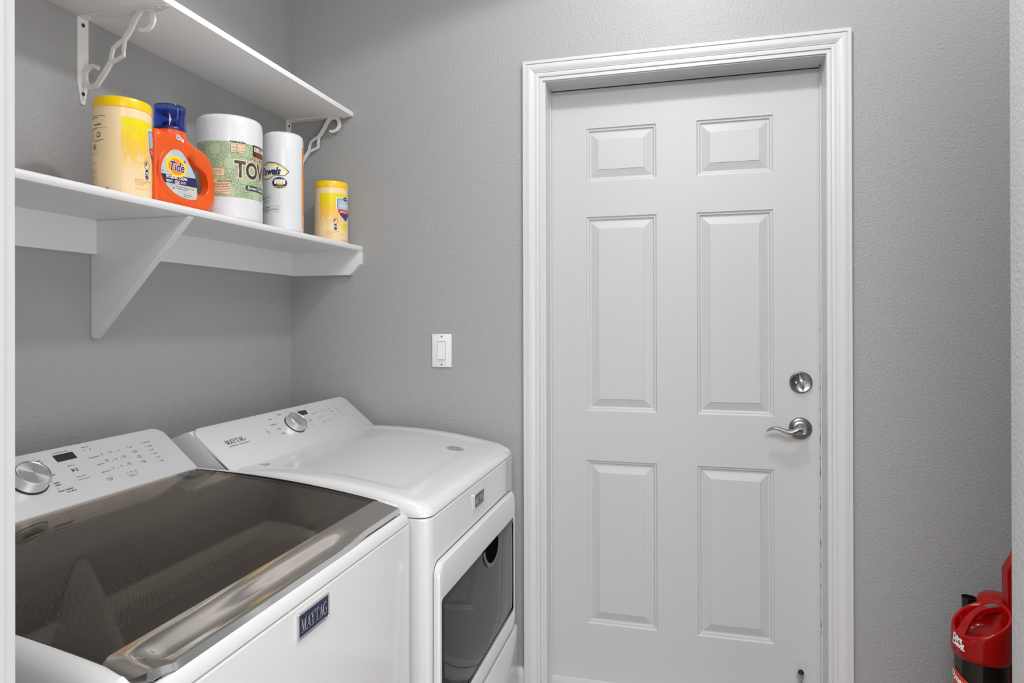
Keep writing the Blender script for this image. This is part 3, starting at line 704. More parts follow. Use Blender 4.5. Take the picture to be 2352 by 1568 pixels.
# ---- paper rolls
M_paper = mat('wrapped white paper', (.74, .75, .77), .30, bump=(85, .0012, 3), Coat_Weight=.35, Coat_Roughness=.12)
def green_mat():
    m = bpy.data.materials.new('sage ring pattern print'); m.use_nodes = True; nt = m.node_tree; b = nt.nodes['Principled BSDF']; L = nt.links.new
    def mth(op, a=None, b_=None, c=None):
        n = nt.nodes.new('ShaderNodeMath'); n.operation = op
        for i, v in enumerate((a, b_, c)):
            if v is None: continue
            if isinstance(v, (int, float)): n.inputs[i].default_value = v
            else: L(v, n.inputs[i])
        return n.outputs[0]
    uv = nt.nodes.new('ShaderNodeUVMap'); sep = nt.nodes.new('ShaderNodeSeparateXYZ'); L(uv.outputs[0], sep.inputs[0])
    k = 1/.074
    u = mth('MULTIPLY', sep.outputs[0], k); v = mth('MULTIPLY', sep.outputs[1], k)
    def dist(ou, ov):
        a = mth('PINGPONG', mth('ADD', u, ou), .5); c = mth('PINGPONG', mth('ADD', v, ov), .5)
        return mth('SQRT', mth('ADD', mth('MULTIPLY', a, a), mth('MULTIPLY', c, c)))
    def ring(d, r, w_): return mth('LESS_THAN', mth('ABSOLUTE', mth('SUBTRACT', d, r)), w_)
    tot = None
    for ou, ov in ((0, 0), (.5, 0), (0, .5), (.5, .5)):
        d = dist(ou, ov)
        for r_, w_ in ((.48, .012), (.40, .009)) if (ou, ov) in ((0, 0), (.5, .5)) else ((.30, .010), (.16, .008)):
            x = ring(d, r_, w_); tot = x if tot is None else mth('MAXIMUM', tot, x)
    cr = nt.nodes.new('ShaderNodeMixRGB'); L(tot, cr.inputs[0]); cr.inputs[1].default_value = (.43, .54, .34, 1); cr.inputs[2].default_value = (.22, .31, .17, 1)
    L(cr.outputs[0], b.inputs['Base Color']); b.inputs['Roughness'].default_value = .3
    return m
M_green = green_mat()
M_brown = mat('dark brown print', (.06, .022, .012), .4); M_charc = mat('charcoal print', (.035, .045, .06), .4); M_peach = mat('peach print', (.82, .58, .38), .4); M_deepg = mat('dark green print', (.02, .045, .03), .4)
def roll_body(t, r, H, seg=72):
    bm = B(); pr = [(.018, .002), (r-.006, 0), (r-.001, .004), (r, .012), (r, H-.016), (r-.002, H-.006), (r-.008, H), (r*.7, H+.001), (.022, H-.003), (.020, H-.010), (.0001, H-.012)]
    lathe(bm, pr, seg)
    for v in bm.verts:
        rad = math.hypot(v.co.x, v.co.y)
        if rad > r*.8:
            a = math.atan2(v.co.y, v.co.x); k = 1+.006*math.sin(3*a+v.co.z*25)+.003*math.sin(7*a)
            if v.co.z < H-.014: k = 1
            v.co.x *= k; v.co.y *= k
    return obj('roll', bm, M_paper, t, smooth=True, ang=60)
r1 = .0848
t1 = thing('paper_towel_roll', 'fat white paper towel roll with sage green patterned band behind the detergent', 'paper towel roll', (.195, -.5870, ST), group='paper towel rolls')
H1 = .279; roll_body(t1, r1, H1); D = R(1)*r1; A1 = R(-52)
def F1(off): return cyl_map(0, 0, 0, r1, A1, off)
g0, g1 = H1-.219, H1-.073
bm = art(); a_rect(bm, -69*D, g0, 150*D, g1); flatten(bm, F1(.0004), 'green_band', M_green, t1, .004, uv=True)
bm = art(); a_poly(bm, rrect(-28*D, g0+.006, 2*D, g0+.047, .003)); a_poly(bm, rrect(-66*D, g0+.006, -34*D, g0+.047, .003)); a_poly(bm, rrect(-60*D, g0+.054, -8*D, g0+.074, .003))
a_poly(bm, rrect(2*D, g1-.028, 27*D, g1-.004, .001))
a_text(bm, 'TOWELS', 8*D, g0+.055, .060, .09, sx=.78); a_poly(bm, rrect(60*D, g0+.05, 62*D, g0+.06, .001))
a_text(bm, 'PREMIUM', 36*D, g1-.046, .019, .09, space=1.25, sx=.9)
flatten(bm, F1(.0007), 'peach_patches', M_peach, t1, .004)
bm = art()
a_text(bm, 'TOWELS', 8*D, g0+.055, .060, .028, sx=.78); flatten(bm, F1(.0010), 'towels_lettering', M_charc, t1, .004)
bm = art(); a_text(bm, 'PREMIUM', 36*D, g1-.046, .019, 0, space=1.25, sx=.9)
a_text(bm, 'CAUTION:', -21*D, g0+.0385, .0075, .03); scribble(bm, -26*D, 0*D, g0+.034, .0018, 7, .0043)
a_text(bm, 'WARNING', -62*D, g0+.0385, .0060, .03); scribble(bm, -64*D, -36*D, g0+.034, .0018, 7, .0043)
a_text(bm, 'Certified Sourcing', -42*D, g0+.066, .0060, .0, sx=.95); scribble(bm, -40*D, -12*D, g0+.0605, .0018, 2, .0038)
a_text(bm, 'Create-A-Size', 0*D, g1-.002, .0075, .03, sx=.95)
a_rframe(bm, 2*D, g1-.028, 12*D, g1-.006, .0005, .0005); a_rframe(bm, 12*D, g1-.028, 27*D, g1-.006, .0005, .0005)
a_rect(bm, 4*D, g1-.0152, 10*D, g1-.0147); a_rect(bm, 14*D, g1-.0152, 25*D, g1-.0147)
for xx, sg in ((4, 1), (10, -1), (14, 1), (25, -1)): a_poly(bm, [(xx*D, g1-.015), ((xx+sg*1.5)*D, g1-.0135), ((xx+sg*1.5)*D, g1-.0165)])
a_text(bm, 'Half', 4.5*D, g1-.0245, .0050); a_text(bm, 'or Whole', 14*D, g1-.0245, .0050)
a_rframe(bm, -28*D, g0+.006, 2*D, g0+.047, .003, .0005); a_rframe(bm, -66*D, g0+.006, -34*D, g0+.047, .003, .0005); a_rframe(bm, -60*D, g0+.054, -8*D, g0+.074, .003, .0004)
flatten(bm, F1(.0010), 'dark_print', M_deepg, t1, .004)
bm = art(); a_poly(bm, rrect(27*D, g0+.022, 95*D, g0+.036, .0068)); flatten(bm, F1(.0008), 'black_pill', M_deepg, t1, .004)
bm = art(); a_text(bm, 'Strong Thick Towels', 31*D, g0+.0255, .0120, .02, sx=.95); flatten(bm, F1(.0011), 'pill_lettering', M_white, t1, .004)
bm = art(); a_poly(bm, [(42*D, g1-.030), (92*D, g1-.030), (92*D, g1+.001), (42*D, g1+.001)]); flatten(bm, F1(.0008), 'brown_patch', M_brown, t1, .004)
bm = art(); a_text(bm, 'KIRKLAND', 45*D, g1-.0155, .0165, .04, sx=.72); flatten(bm, F1(.0011), 'brand_lettering', M_pale, t1, .004)
bm = art(); a_text(bm, 'Signature', 50*D, g1-.0265, .0120, .02, .4, sx=.9); flatten(bm, F1(.0011), 'signature_lettering', M_redp, t1, .004)

r2 = .0592
t2 = thing('paper_towel_roll', 'slimmer white wrapped paper towel roll with yellow and navy logo, right of the green one', 'paper towel roll', (.212, -.3640, ST), group='paper towel rolls')
H2 = .300; roll_body(t2, r2, H2); D = R(1)*r2; A2 = R(-56)
def F2(off): return cyl_map(0, 0, 0, r2, A2, off)
zc = H2-.125
fan = [(-88*D, zc-.012), (-86*D, zc+.012), (-70*D, zc+.026), (-45*D, zc+.034), (-20*D, zc+.030), (0, zc+.020), (17*D, zc+.004), (4*D, zc-.010), (-10*D, zc-.010), (-24*D, zc-.008), (-44*D, zc-.02)]
fan2 = [(-88*D, zc-.012), (-86*D, zc+.010), (-70*D, zc+.024), (-45*D, zc+.0315), (-20*D, zc+.0275), (0, zc+.018), (14*D, zc+.0035), (3*D, zc-.0085), (-10*D, zc-.0085), (-24*D, zc-.007), (-44*D, zc-.018)]
fan3 = [(-87*D, zc-.012), (-85*D, zc+.006), (-70*D, zc+.019), (-45*D, zc+.0255), (-20*D, zc+.0225), (-3*D, zc+.014), (10*D, zc+.001), (3*D, zc-.007), (-10*D, zc-.0075), (-24*D, zc-.006), (-44*D, zc-.016)]
M_navy2 = mat('dark navy print', (.02, .03, .10), .35); M_pyel = mat('pale yellow print', (.75, .66, .18), .4)
bm = art(); a_poly(bm, fan); flatten(bm, F2(.0004), 'logo_edge', M_navy2, t2, .003)
bm = art(); a_poly(bm, fan2); flatten(bm, F2(.0006), 'logo_yellow', M_pyel, t2, .003)
bm = art(); a_poly(bm, fan3); flatten(bm, F2(.0008), 'logo_field', M_pale, t2, .003)
bm = art(); a_text(bm, 'Super\nPremium', -88*D, zc+.0155, .0080, .02, .3, sx=.9)
a_text(bm, 'Towels', -9*D, zc-.0055, .0300, .045, .32, align='RIGHT', sx=.78)
a_ell(bm, -10*D, zc-.030, .0215, .0165)
flatten(bm, F2(.0010), 'logo_lettering', M_navy2, t2, .003)
bm = art()
for k in range(4): a_poly(bm, [(-10*D-.015+k*.0078, zc-.034), (-10*D-.0085+k*.0078, zc-.034), (-10*D-.0072+k*.0078, zc-.0195+.001*math.sin(k)), (-10*D-.0148+k*.0078, zc-.0215)])
flatten(bm, F2(.0012), 'sheet_picture', M_pale, t2, .003)
bm = art(); a_text(bm, '150', -10*D, zc-.0375, .0110, .03, align='CENTER'); a_text(bm, 'SELECT & TEAR', -10*D, zc-.0445, .0058, .02, align='CENTER', sx=.9); flatten(bm, F2(.0014), 'count_lettering', M_lem, t2, .003)
bm = art(); a_rframe(bm, -90*D, H2-.216, -36*D, H2-.191, .002, .0004); a_rframe(bm, -90*D, H2-.242, -12*D, H2-.224, .002, .0004)
scribble(bm, -70*D, -40*D, H2-.197, .0014, 3, .0028); a_ell(bm, -74*D, H2-.199, .003, .004, 14); scribble(bm, -66*D, -42*D, H2-.208, .0012, 3, .0024)
a_text(bm, 'Questions or Comments?', -86*D, H2-.2295, .0046, .02); scribble(bm, -80*D, -14*D, H2-.2335, .0014, 3, .0026)
flatten(bm, F2(.0005), 'small_print', M_print, t2, .003)
M_ostrip = mat('orange wrapper strip', (.85, .25, .01), .3)
bm = art(); a_rect(bm, 66*D, .016, 125*D, H2-.036); flatten(bm, F2(.0005), 'orange_strip', M_ostrip, t2, .003)
bm = art(); scribble(bm, 68*D, 84*D, .050, .004, 6, .006); a_ell(bm, 76*D, H2-.080, .004, .008, 16); flatten(bm, F2(.0008), 'strip_print', M_white, t2, .003)

# ================================================================ APPLIANCES
def console(parent, base, top, y0, y1, back_x, m_side):
    """sloped control panel: returns map(off) with u along +y from y0 and v up the slope"""
    bx, bz = base; tx, tz = top
    V = Vector((tx-bx, 0, tz-bz)); Lh = V.length; V.normalize(); U = Vector((0, 1, 0)); N = U.cross(V)
    O = Vector((bx, y0, bz)); W_ = y1-y0
    def out(ins, rt, rb, n=8):
        p = []
        for cx, cy, a, r in ((W_-ins-rb, -.004+rb, -PI/2, rb), (W_-ins-rt, Lh-ins-rt, 0, rt), (ins+rt, Lh-ins-rt, PI/2, rt), (ins+rb, -.004+rb, PI, rb)):
            for i in range(n+1): p.append((cx+r*math.cos(a+PI/2*i/n), cy+r*math.sin(a+PI/2*i/n)))
        return p
    def m3(p, d): return [O+U*a+V*b_+N*d for a, b_ in p]
    bm = B()
    loft(bm, [m3(out(0, .028, .004), -.007), m3(out(0, .028, .004), -.004), m3(out(.0015, .027, .004), -.0012), m3(out(.005, .024, .004), 0)], True, True)
    fc = obj('control_panel', bm, M_silver, parent, smooth=True, ang=40)
    # white housing behind
    bm = B(); 
    prof_ = [(bx+.010, bz-.02), (bx-.004, bz+.001), (tx-.004, tz-.007), (tx-.018, tz-.010), (back_x+.02, tz-.045), (back_x, tz-.075), (back_x, bz-.02)]
    n = len(prof_)
    sidey = [(y0+.000, .012), (y0+.003, .004), (y0+.010, 0), (y1-.010, 0), (y1-.003, .004), (y1, .012)]
    cxm = sum(p[0] for p in prof_)/n; czm = sum(p[1] for p in prof_)/n
    rg = []
    for yy, ins in sidey:
        rg.append([(p[0]+(cxm-p[0])*ins*2, yy, p[1]+(czm-p[1])*ins*2) for p in prof_])
    loft(bm, rg, True, True); obj('console_housing', bm, m_side, parent, smooth=True, ang=30)
    return (lambda off: (lambda u, v: O+U*u+V*v+N*off)), O, U, V, N
def knob(parent, O, U, V, N, u, v, r, h):
    e = frame_mat(O+U*u+V*v, U, V, N)
    bm = B(); lathe(bm, [(r+.003, 0.0004), (r+.003, .0016), (r+.001, .0022), (r+.001, .0023)], 56); o = obj('knob_ring', bm, M_blackm, parent, smooth=True); o.matrix_basis = e
    bm = B(); lathe(bm, [(r+.001, .0024), (r, h*.7), (r-.0005, h-.002), (r-.0022, h-.0004), (r-.0040, h-.0002), (r-.0048, h-.0014), (.0001, h-.0014)], 72); o2 = obj('knob', bm, M_knob, parent, smooth=True, ang=30); o2.matrix_basis = e
    return o2
def badge(parent, x, yc, zc, wd, ht, tilt=0):
    """framed nameplate on a face looking towards +x"""
    bm = B(); 
    out_ = rr(-wd/2, wd/2, -ht/2, ht/2, .002, 3, 8)
    def bow(p): return .0015*(1-(2*p[0]/wd)**2)
    rg = [[(x+d, yc+a*(1-i_), zc+b_*(1-i_*1.5)) for a, b_ in out_] for d, i_ in ((0, 0), (.0032, 0), (.0044, .015), (.0044, .05), (.0034, .06))]
    loft(bm, rg, True, True)
    bd = obj('nameplate', bm, M_chrome, parent, smooth=True, ang=30)
    k = ht*.40
    f = plane_map(Vector((x, yc, zc)), Vector((0, 1, 0)), Vector((0, 0, 1)), .0038)
    bm = art(); a_rect(bm, -wd*.465, -ht*.40, wd*.465, ht*.40); flatten(bm, f, 'nameplate_field', M_navy, bd)
    bm = art(); s = ht*.52; xe = a_serif(bm, 'MAYTAG', 0, 0, s)
    sx_ = wd*.84/xe
    f2 = lambda u, v: Vector((x+.0044, yc+(u-xe/2)*sx_, zc+v-s/2))
    flatten(bm, f2, 'nameplate_lettering', M_chrome, bd)
    return bd

# ---------------- dryer
DX_, DYL, DYR = .857, -.782, -.045
dr = thing('clothes_dryer', 'white front loading clothes dryer in the corner beside the panelled door', 'dryer', (.48, -.4135, 0))
def dp_(o): o.matrix_parent_inverse = Matrix.Translation(-Vector(o.parent.location)); return o
def fixp(parent, before):
    """children built in world coordinates: cancel the thing's own offset"""
    for o in C.objects:
        if o.name not in before and o.parent == parent: o.matrix_parent_inverse = Matrix.Translation(-Vector(parent.location))
names = {o.name for o in C.objects}
DSE = .8245
bm = B()
rg = [[(x, y, z) for x, y in rr(.10+i_, DX_-i_, DYL+i_, DYR-i_, .030, 8, 4)] for z, i_ in ((.02, .002), (.024, 0), (DSE-.0045, 0), (DSE-.0015, .0025))]
loft(bm, rg, True, True); obj('cabinet', bm, M_app, dr, smooth=True)
bm = B(); rg = [[(x, y, z) for x, y in rr(.104, DX_-.004, DYL+.004, DYR-.004, .028, 8, 4)] for z in (DSE-.003, DSE+.003)]; loft(bm, rg, True, True); obj('lid_seam', bm, M_seam, dr)
def ztd(x): return .9035-.28*max(0, x-.42)**2
def top_rings(x0, x1, y0, y1, zt, rc, seam, Rh, Rv, fr=1.35):
    rg = []
    def ring(i_, zf, rcorn, fx=None):
        xx = x1-(i_*fr if fx is None else fx)
        return [(x, y, zf(x)) for x, y in rr(x0+i_, xx, y0+i_, y1-i_, rcorn, 8, 14)]
    rg.append(ring(.002, lambda x: seam+.0002, rc)); rg.append(ring(0, lambda x: seam+.002, rc, 0))
    zc_ = lambda x: max(seam+.003, zt(x)-Rv)
    rg.append(ring(0, lambda x: zc_(x), rc, 0))
    for k in range(1, 9):
        a = PI/2*k/8; ins = Rh*(1-math.cos(a)); s = math.sin(a)
        rg.append(ring(ins, lambda x, s=s: zc_(x)+(zt(x)-zc_(x))*s, max(rc-ins*.3, .012)))
    return rg, ring
bm = B(); rg, ring = top_rings(.10, DX_, DYL, DYR, ztd, .032, DSE, .026, .030)
rg.append(ring(.052, lambda x: ztd(x)+.0006, .03, .075)); rg.append(ring(.060, lambda x: ztd(x)-.0003, .03, .085)); rg.append(ring(.075, lambda x: ztd(x)-.0028, .03, .105)); rg.append(ring(.083, lambda x: ztd(x)-.0030, .03, .115))
rg.append(ring(.20, lambda x: ztd(x)-.0028, .02, .25)); rg.append(ring(.30, lambda x: ztd(x)-.0026, .01, .42))
loft(bm, rg, True, True)
from mathutils.bvhtree import BVHTree
_bv = BVHTree.FromBMesh(bm)
def lidz(x, y):
    h = _bv.ray_cast(Vector((x, y, 2)), Vector((0, 0, -1)))[0]
    return h.z if h else ztd(x)
obj('top_lid', bm, M_app, dr, smooth=True, ang=50)
FD, O_, U_, V_, N_ = console(dr, (.352, .903), (.235, .9985), DYL, DYR, .11, M_app)
knob(dr, O_, U_, V_, N_, .360, .0835, .0305, .024)
bm = art(); a_serif(bm, 'MAYTAG', 0, 0, .0145)
flatten(bm, lambda u, v: FD(.0004)(.0600+u*.98, .0765+v), 'brand_lettering', M_print, dr)
bm = art(); a_text(bm, 'COMMERCIAL  TECHNOLOGY', .0585, .0672, .0062, .0, sx=.93, space=1.05)
# power symbol
a_ring(bm, .2335, .0825, .0045, .0045, .0009, R(115), R(425), 20); a_rect(bm, .2331, .0825, .2339, .0880)
a_ring(bm, .2335, .0825, .0105, .0105, .0008, R(65), R(115), 10)
for u, v, s in ((.287, .121, 'Bulky'), (.2795, .1010, 'Heavy Duty'), (.2830, .0815, 'Towels'), (.2850, .0625, 'Wrinkle'), (.340, .1300, 'Whites'), (.395, .1240, 'Eco'), (.3940, .0625, 'Timed Dry')):
    a_text(bm, s, u, v, .0058, .01, align='CENTER'); a_rect(bm, u-.001, v+.0062, u+.001, v+.0074)
scribble(bm, .4312, .452, .1330, .0016); scribble(bm, .474, .496, .1335, .0016)
a_rect(bm, .5025, .1234, .5065, .1240); a_rect(bm, .5042, .1217, .5049, .1257); a_rect(bm, .4880, .1230, .4910, .1236)
a_poly(bm, [(.4400, .0800), (.4400, .0860), (.4450, .0830)]); a_rect(bm, .4464, .0800, .4474, .0860); a_rect(bm, .4488, .0800, .4498, .0860)
a_ring(bm, .4450, .0835, .0110, .0110, .0008, R(60), R(120), 10)
scribble(bm, .432, .448, .0668, .0014); scribble(bm, .430, .452, .0590, .0014)
for v, a, lb in ((.1070, .5148, 'Temperature'), (.0858, .5139, 'Dryness'), (.0660, .5106, 'Minutes')):
    a_text(bm, lb, a-.006, v-.002, .0046, 0, align='RIGHT')
    for k in range(5):
        a_rect(bm, a+k*.0112, v-.0016, a+k*.0112+.0022, v-.0006)
        if k % 2 == 0 or v < .07: scribble(bm, a+k*.0112-.003, a+k*.0112+.004, v+.0030, .0013, 1)
for v in (.1085, .0925, .0775): scribble(bm, .584, .597, v+.003, .0015, 2, .003); a_rect(bm, .588, v-.006, .590, v-.005)
for v in (.1110, .0995, .0885, .0765, .0650): a_rect(bm, .618, v, .6205, v+.001); scribble(bm, .6235, .640, v-.0003, .0016, 1)
flatten_split(bm, FD(.0004), [.205, .262, .415, .476, .576, .611], ['tagline_lettering', 'power_symbol', 'cycle_lettering', 'start_symbol', 'setting_lettering', 'option_lettering', 'status_lettering'], M_print, dr)
bm = art(); a_poly(bm, [(.4225, .1095), (.4645, .1095), (.4715, .1272), (.4275, .1280)]); flatten(bm, FD(.0005), 'display', M_disp, dr)
badge(dr, DX_, -.4290, .7790, .0880, .0400)
# door
DF = DX_
bm = B()
def yz_ring(x, y0, y1, z0, z1, r, n=6, m=1): return [(x, y, z) for y, z in rr(y0, y1, z0, z1, r, n, m)]
dy0, dy1, dz0, dz1 = -.7590, -.0850, .2850, .7175
gy0, gy1, gz0, gz1 = -.7420, -.1000, .3380, .6340
rg = [yz_ring(DF-.002, dy0-.004, dy1+.004, dz0-.004, dz1+.004, .034), yz_ring(DF-.0015, dy0, dy1, dz0, dz1, .030), yz_ring(DF+.010, dy0, dy1, dz0, dz1, .030), yz_ring(DF+.0145, dy0+.004, dy1-.004, dz0+.004, dz1-.004, .028), yz_ring(DF+.0155, dy0+.010, dy1-.010, dz0+.010, dz1-.010, .024),
      yz_ring(DF+.0150, gy0-.003, gy1+.003, gz0-.003, gz1+.003, .012), yz_ring(DF+.0135, gy0, gy1, gz0, gz1, .012)]
loft(bm, rg, False, False); drd = obj('dryer_door', bm, M_app, dr, smooth=True)
bm = B(); loft(bm, [yz_ring(DF+.0008, dy0-.002, dy1+.002, dz0-.002, dz1+.002, .031), yz_ring(DF+.0012, dy0-.001, dy1+.001, dz0-.001, dz1+.001, .030)], True, False); obj('door_gap', bm, M_seam, dr)
M_smoke = bpy.data.materials.new('smoked glass'); M_smoke.use_nodes = True
glassy(M_smoke, (.16, .16, .17), (.95, .95, 1), 1.38)
bm = B(); n_ = 24; gv = []
for i in range(n_+1):
    row = []
    for k in range(n_+1):
        a = -1+2*i/n_; b2 = -1+2*k/n_
        row.append(bm.verts.new((DF+.0128+.0050*(1-a**4)*(1-b2**4), (gy0+gy1)/2+a*(gy1-gy0)/2, (gz0+gz1)/2+b2*(gz1-gz0)/2)))
    gv.append(row)
for i in range(n_):
    for k in range(n_): bm.faces.new((gv[i][k], gv[i+1][k], gv[i+1][k+1], gv[i][k+1]))
obj('door_glass', bm, M_smoke, drd, smooth=True, ang=80)
bm = B(); loft(bm, [yz_ring(DF+.0134, gy0, gy1, gz0, gz1, .012), yz_ring(DF+.0152, gy0+.012, gy1-.012, gz0+.012, gz1-.012, .010)]); obj('glass_border', bm, mat('gloss black edge', (.01, .01, .012), .12, Specular_IOR_Level=.2), drd, smooth=True)
M_inner = mat('grey door liner', (.22, .22, .23), .4)
bm = B(); loft(bm, [yz_ring(DF+.0118, gy0, gy1, gz0, gz1, .012), yz_ring(DF+.0118, gy0+.035, gy1-.035, gz0+.03, gz1-.03, .06), yz_ring(DF+.006, gy0+.04, gy1-.04, gz0+.034, gz1-.034, .06), yz_ring(DF+.0035, gy0+.10, gy1-.10, gz0+.08, gz1-.08, .05)], False, True); obj('door_liner', bm, M_inner, drd, smooth=True)
# scooped pull at the top edge of the glass
bm = B(); pts = []
hy = -.355
M_hole = mat('black pull recess', (.004, .004, .004), .6, Specular_IOR_Level=.0)
for i in range(25):
    a = PI+PI*i/24; pts.append((DF+.0150+.0035*min(1, -math.sin(a)*1.2), hy+.078*math.cos(a), gz1-.001+.062*math.sin(a)))
inn = [(p[0]+.0018, hy+(p[1]-hy)*.84, gz1-.001+(p[2]-gz1+.001)*.80) for p in pts]
loft(bm, [pts, [(p[0]+.0020, p[1], p[2]) for p in [(q_[0], hy+(q_[1]-hy)*.97, gz1-.001+(q_[2]-gz1)*.96) for q_ in pts]], inn], False, False, closed=False)
obj('pull_rim', bm, mat('dark grey plastic', (.06, .06, .065), .25), drd, smooth=True)
bm = B(); bm.faces.new([bm.verts.new(p) for p in inn]); obj('pull_recess', bm, M_hole, drd)
# lower (kick) panel
bm = B(); rg = [yz_ring(DF-.001, DYL+.012, DYR-.006, .03, .2700, .006), yz_ring(DF+.010, DYL+.012, DYR-.006, .03, .2700, .006), yz_ring(DF+.0135, DYL+.016, DYR-.010, .034, .2650, .006)]
loft(bm, rg, True, True); obj('kick_panel', bm, M_app, dr, smooth=True)
# top stickers
bm = art(); a_poly(bm, [(.3655, -.788), (.3655, -.700), (.3865, -.690), (.3865, -.778)])
flatten(bm, lambda u, v: Vector((u, v+.012, lidz(u, v+.012)+.0006)), 'warning_plate', M_print2, dr)
bm = art(); scribble(bm, -.74, -.70, .374, .004, 1)
flatten(bm, lambda u, v: Vector((v, u, lidz(v, u)+.0010)), 'warning_plate_lettering', M_white, dr)
# round seal
sx0, sy0 = .7265, -.2480
def sealmap(off): return lambda u, v: Vector((sx0-v, sy0+u, lidz(sx0-v, sy0+u)+off))
bm = art(); a_ell(bm, 0, 0, .026, .026, 48); flatten(bm, sealmap(.0006), 'round_sticker', mat('grey sticker', (.22, .22, .22), .4), dr)
bm = art(); a_ring(bm, 0, 0, .0235, .0235, .0010); a_ring(bm, 0, 0, .0165, .0165, .0010); a_text(bm, '10', -.002, -.006, .018, .03, align='CENTER', sx=.8)
for k in range(20):
    a = 2*PI*k/20; a_poly(bm, [(.0215*math.cos(a), .0215*math.sin(a)), (.0215*math.cos(a+.12), .0215*math.sin(a+.12)), (.0185*math.cos(a+.12), .0185*math.sin(a+.12)), (.0185*math.cos(a), .0185*math.sin(a))])
flatten(bm, sealmap(.0010), 'round_sticker_lettering', M_white, dr)
for yy in (DYL+.05, DYR-.05):
    for xx in (.16, .80):
        bm = B(); lathe(bm, [(.02, 0), (.02, .012), (.012, .022)], 20, Matrix.Translation((xx, yy, 0))); obj('foot', bm, M_blackm, dr)
fixp(dr, names)
for o in list(dr.children): pass

# ---------------- washer
WX_, WYL, WYR = .826, -1.555, -.800
wa = thing('washing_machine', 'white top loading washing machine with dark glass lid, nearest the camera', 'washing machine', (.46, -1.1775, 0))
names = {o.name for o in C.objects}
WSE = .8260
bm = B(); rg = [[(x, y, z) for x, y in rr(.10+i_, WX_-i_, WYL+i_, WYR-i_, .024, 8, 4)] for z, i_ in ((.02, .002), (.024, 0), (WSE-.0045, 0), (WSE-.0015, .0025))]
loft(bm, rg, True, False); obj('cabinet', bm, M_app, wa, smooth=True)
bm = B(); rg = [[(x, y, z) for x, y in rr(.104, WX_-.004, WYL+.004, WYR-.004, .022, 8, 4)] for z in (WSE-.004, WSE+.003)]; loft(bm, rg, False, False); obj('top_seam', bm, M_seam, wa)
def ztw(x): return .9165-.185*max(0, x-.28)**2
def ztp(x):
    t = min(1, max(0, (x-.796)/.012)); return ztw(x)-.0125*t*t*(3-2*t)
bm = B(); rg, ring = top_rings(.10, WX_, WYL, WYR, ztp, .030, WSE, .022, .028, fr=.5)
GX0, GX1, GY0, GY1 = .288, .757, -1.5265, -.8320
def oring(dx, z_, rcorn=.012): return [(x, y, z_(x)) for x, y in rr(GX0-.002+dx, .8145-dx, GY0-.002+dx, GY1+.002-dx, rcorn, 8, 14)]
rg.append(oring(0, lambda x: ztp(x)-.0002)); rg.append(oring(.001, lambda x: ztp(x)-.017+.0115*(ztw(x)-ztp(x))/.0125)); rg.append(oring(.045, lambda x: ztw(x)-.0185, .05))
loft(bm, rg, False, False); obj('top_panel', bm, M_app, wa, smooth=True, ang=40)
M_basin = mat('grey basin plastic', (.20, .20, .20), .4); M_drum = mat('stainless drum', (.35, .35, .36), .3, .8); M_ringm = mat('dark balance ring', (.03, .03, .03), .35)
cxw, cyw = .525, -1.178
def circ(r, z, dx=0): 
    base = oring(.045, lambda x: 0, .05); 
    return [(cxw+dx+r*math.cos(math.atan2(p[1]-cyw, p[0]-cxw)), cyw+r*math.sin(math.atan2(p[1]-cyw, p[0]-cxw)), z) for p in base]
bm = B(); loft(bm, [oring(.045, lambda x: ztw(x)-.0185, .05), oring(.060, lambda x: ztw(x)-.040, .08), circ(.225, .800), circ(.215, .785)]); obj('basin_shroud', bm, M_basin, wa, smooth=True)
bm = B(); loft(bm, [circ(.228, .792), circ(.205, .802), circ(.180, .792), circ(.185, .765), circ(.215, .76)]); obj('balance_ring', bm, M_ringm, wa, smooth=True)
bm = B(); loft(bm, [circ(.225, .775), circ(.225, .42), circ(.20, .40)], False, True); obj('drum', bm, M_drum, wa, smooth=True)
bm = B(); lathe(bm, [(.19, .40), (.14, .42), (.05, .44), (.04, .50), (.0001, .51)], 40, Matrix.Translation((cxw, cyw, 0))); obj('wash_plate', bm, M_basin, wa, smooth=True)
# lid: glass, black border, dot screen, chrome handle
M_lid = bpy.data.materials.new('tinted lid glass'); M_lid.use_nodes = True; glassy(M_lid, (.86, .83, .79), (.86, .78, .71), 1.48, .012)
lid = None
def zg(x): return .18*(.9150-.0870*(x-GX0))+.82*(ztw(x)-.0012)
def sheet(bm, x0, x1, y0, y1, off, th, nx=24):
    rg = []
    for i in range(nx+1):
        x = x0+(x1-x0)*i/nx; z = zg(x)+off
        rg.append([(x, y0, z), (x, y1, z), (x, y1, z-th), (x, y0, z-th)])
    loft(bm, rg, True, True)
bm = B(); sheet(bm, GX0, GX1+.002, GY0, GY1, .0005, .0035); lid = obj('lid', bm, M_lid, wa, smooth=True)
M_edge = mat('dark lid edge', (.035, .03, .026), .2)
for nm, ya in (('lid_side', GY1+.0006), ('lid_side', GY0-.0006)):
    bm = B(); loft(bm, [[(x, ya-.0006, ztw(x)-.0006), (x, ya+.0006, ztw(x)-.0006), (x, ya+.0006, zg(x)-.003), (x, ya-.0006, zg(x)-.003)] for x in [GX0+(GX1-GX0)*i/20 for i in range(21)]], True, True)
    obj(nm, bm, M_edge, lid)
M_frit = mat('black frit', (.006, .0055, .005), .25)
PX0, PX1, PY0, PY1 = .345, .712, -1.487, -.892
bm = B()
for a in ((GX0+.001, PX0, GY0+.001, GY1-.001), (PX1, GX1, GY0+.001, GY1-.001), (PX0, PX1, GY0+.001, PY0), (PX0, PX1, PY1, GY1-.001)): sheet(bm, *a, -.0036, .0012, 16)
obj('lid_border', bm, M_frit, lid)
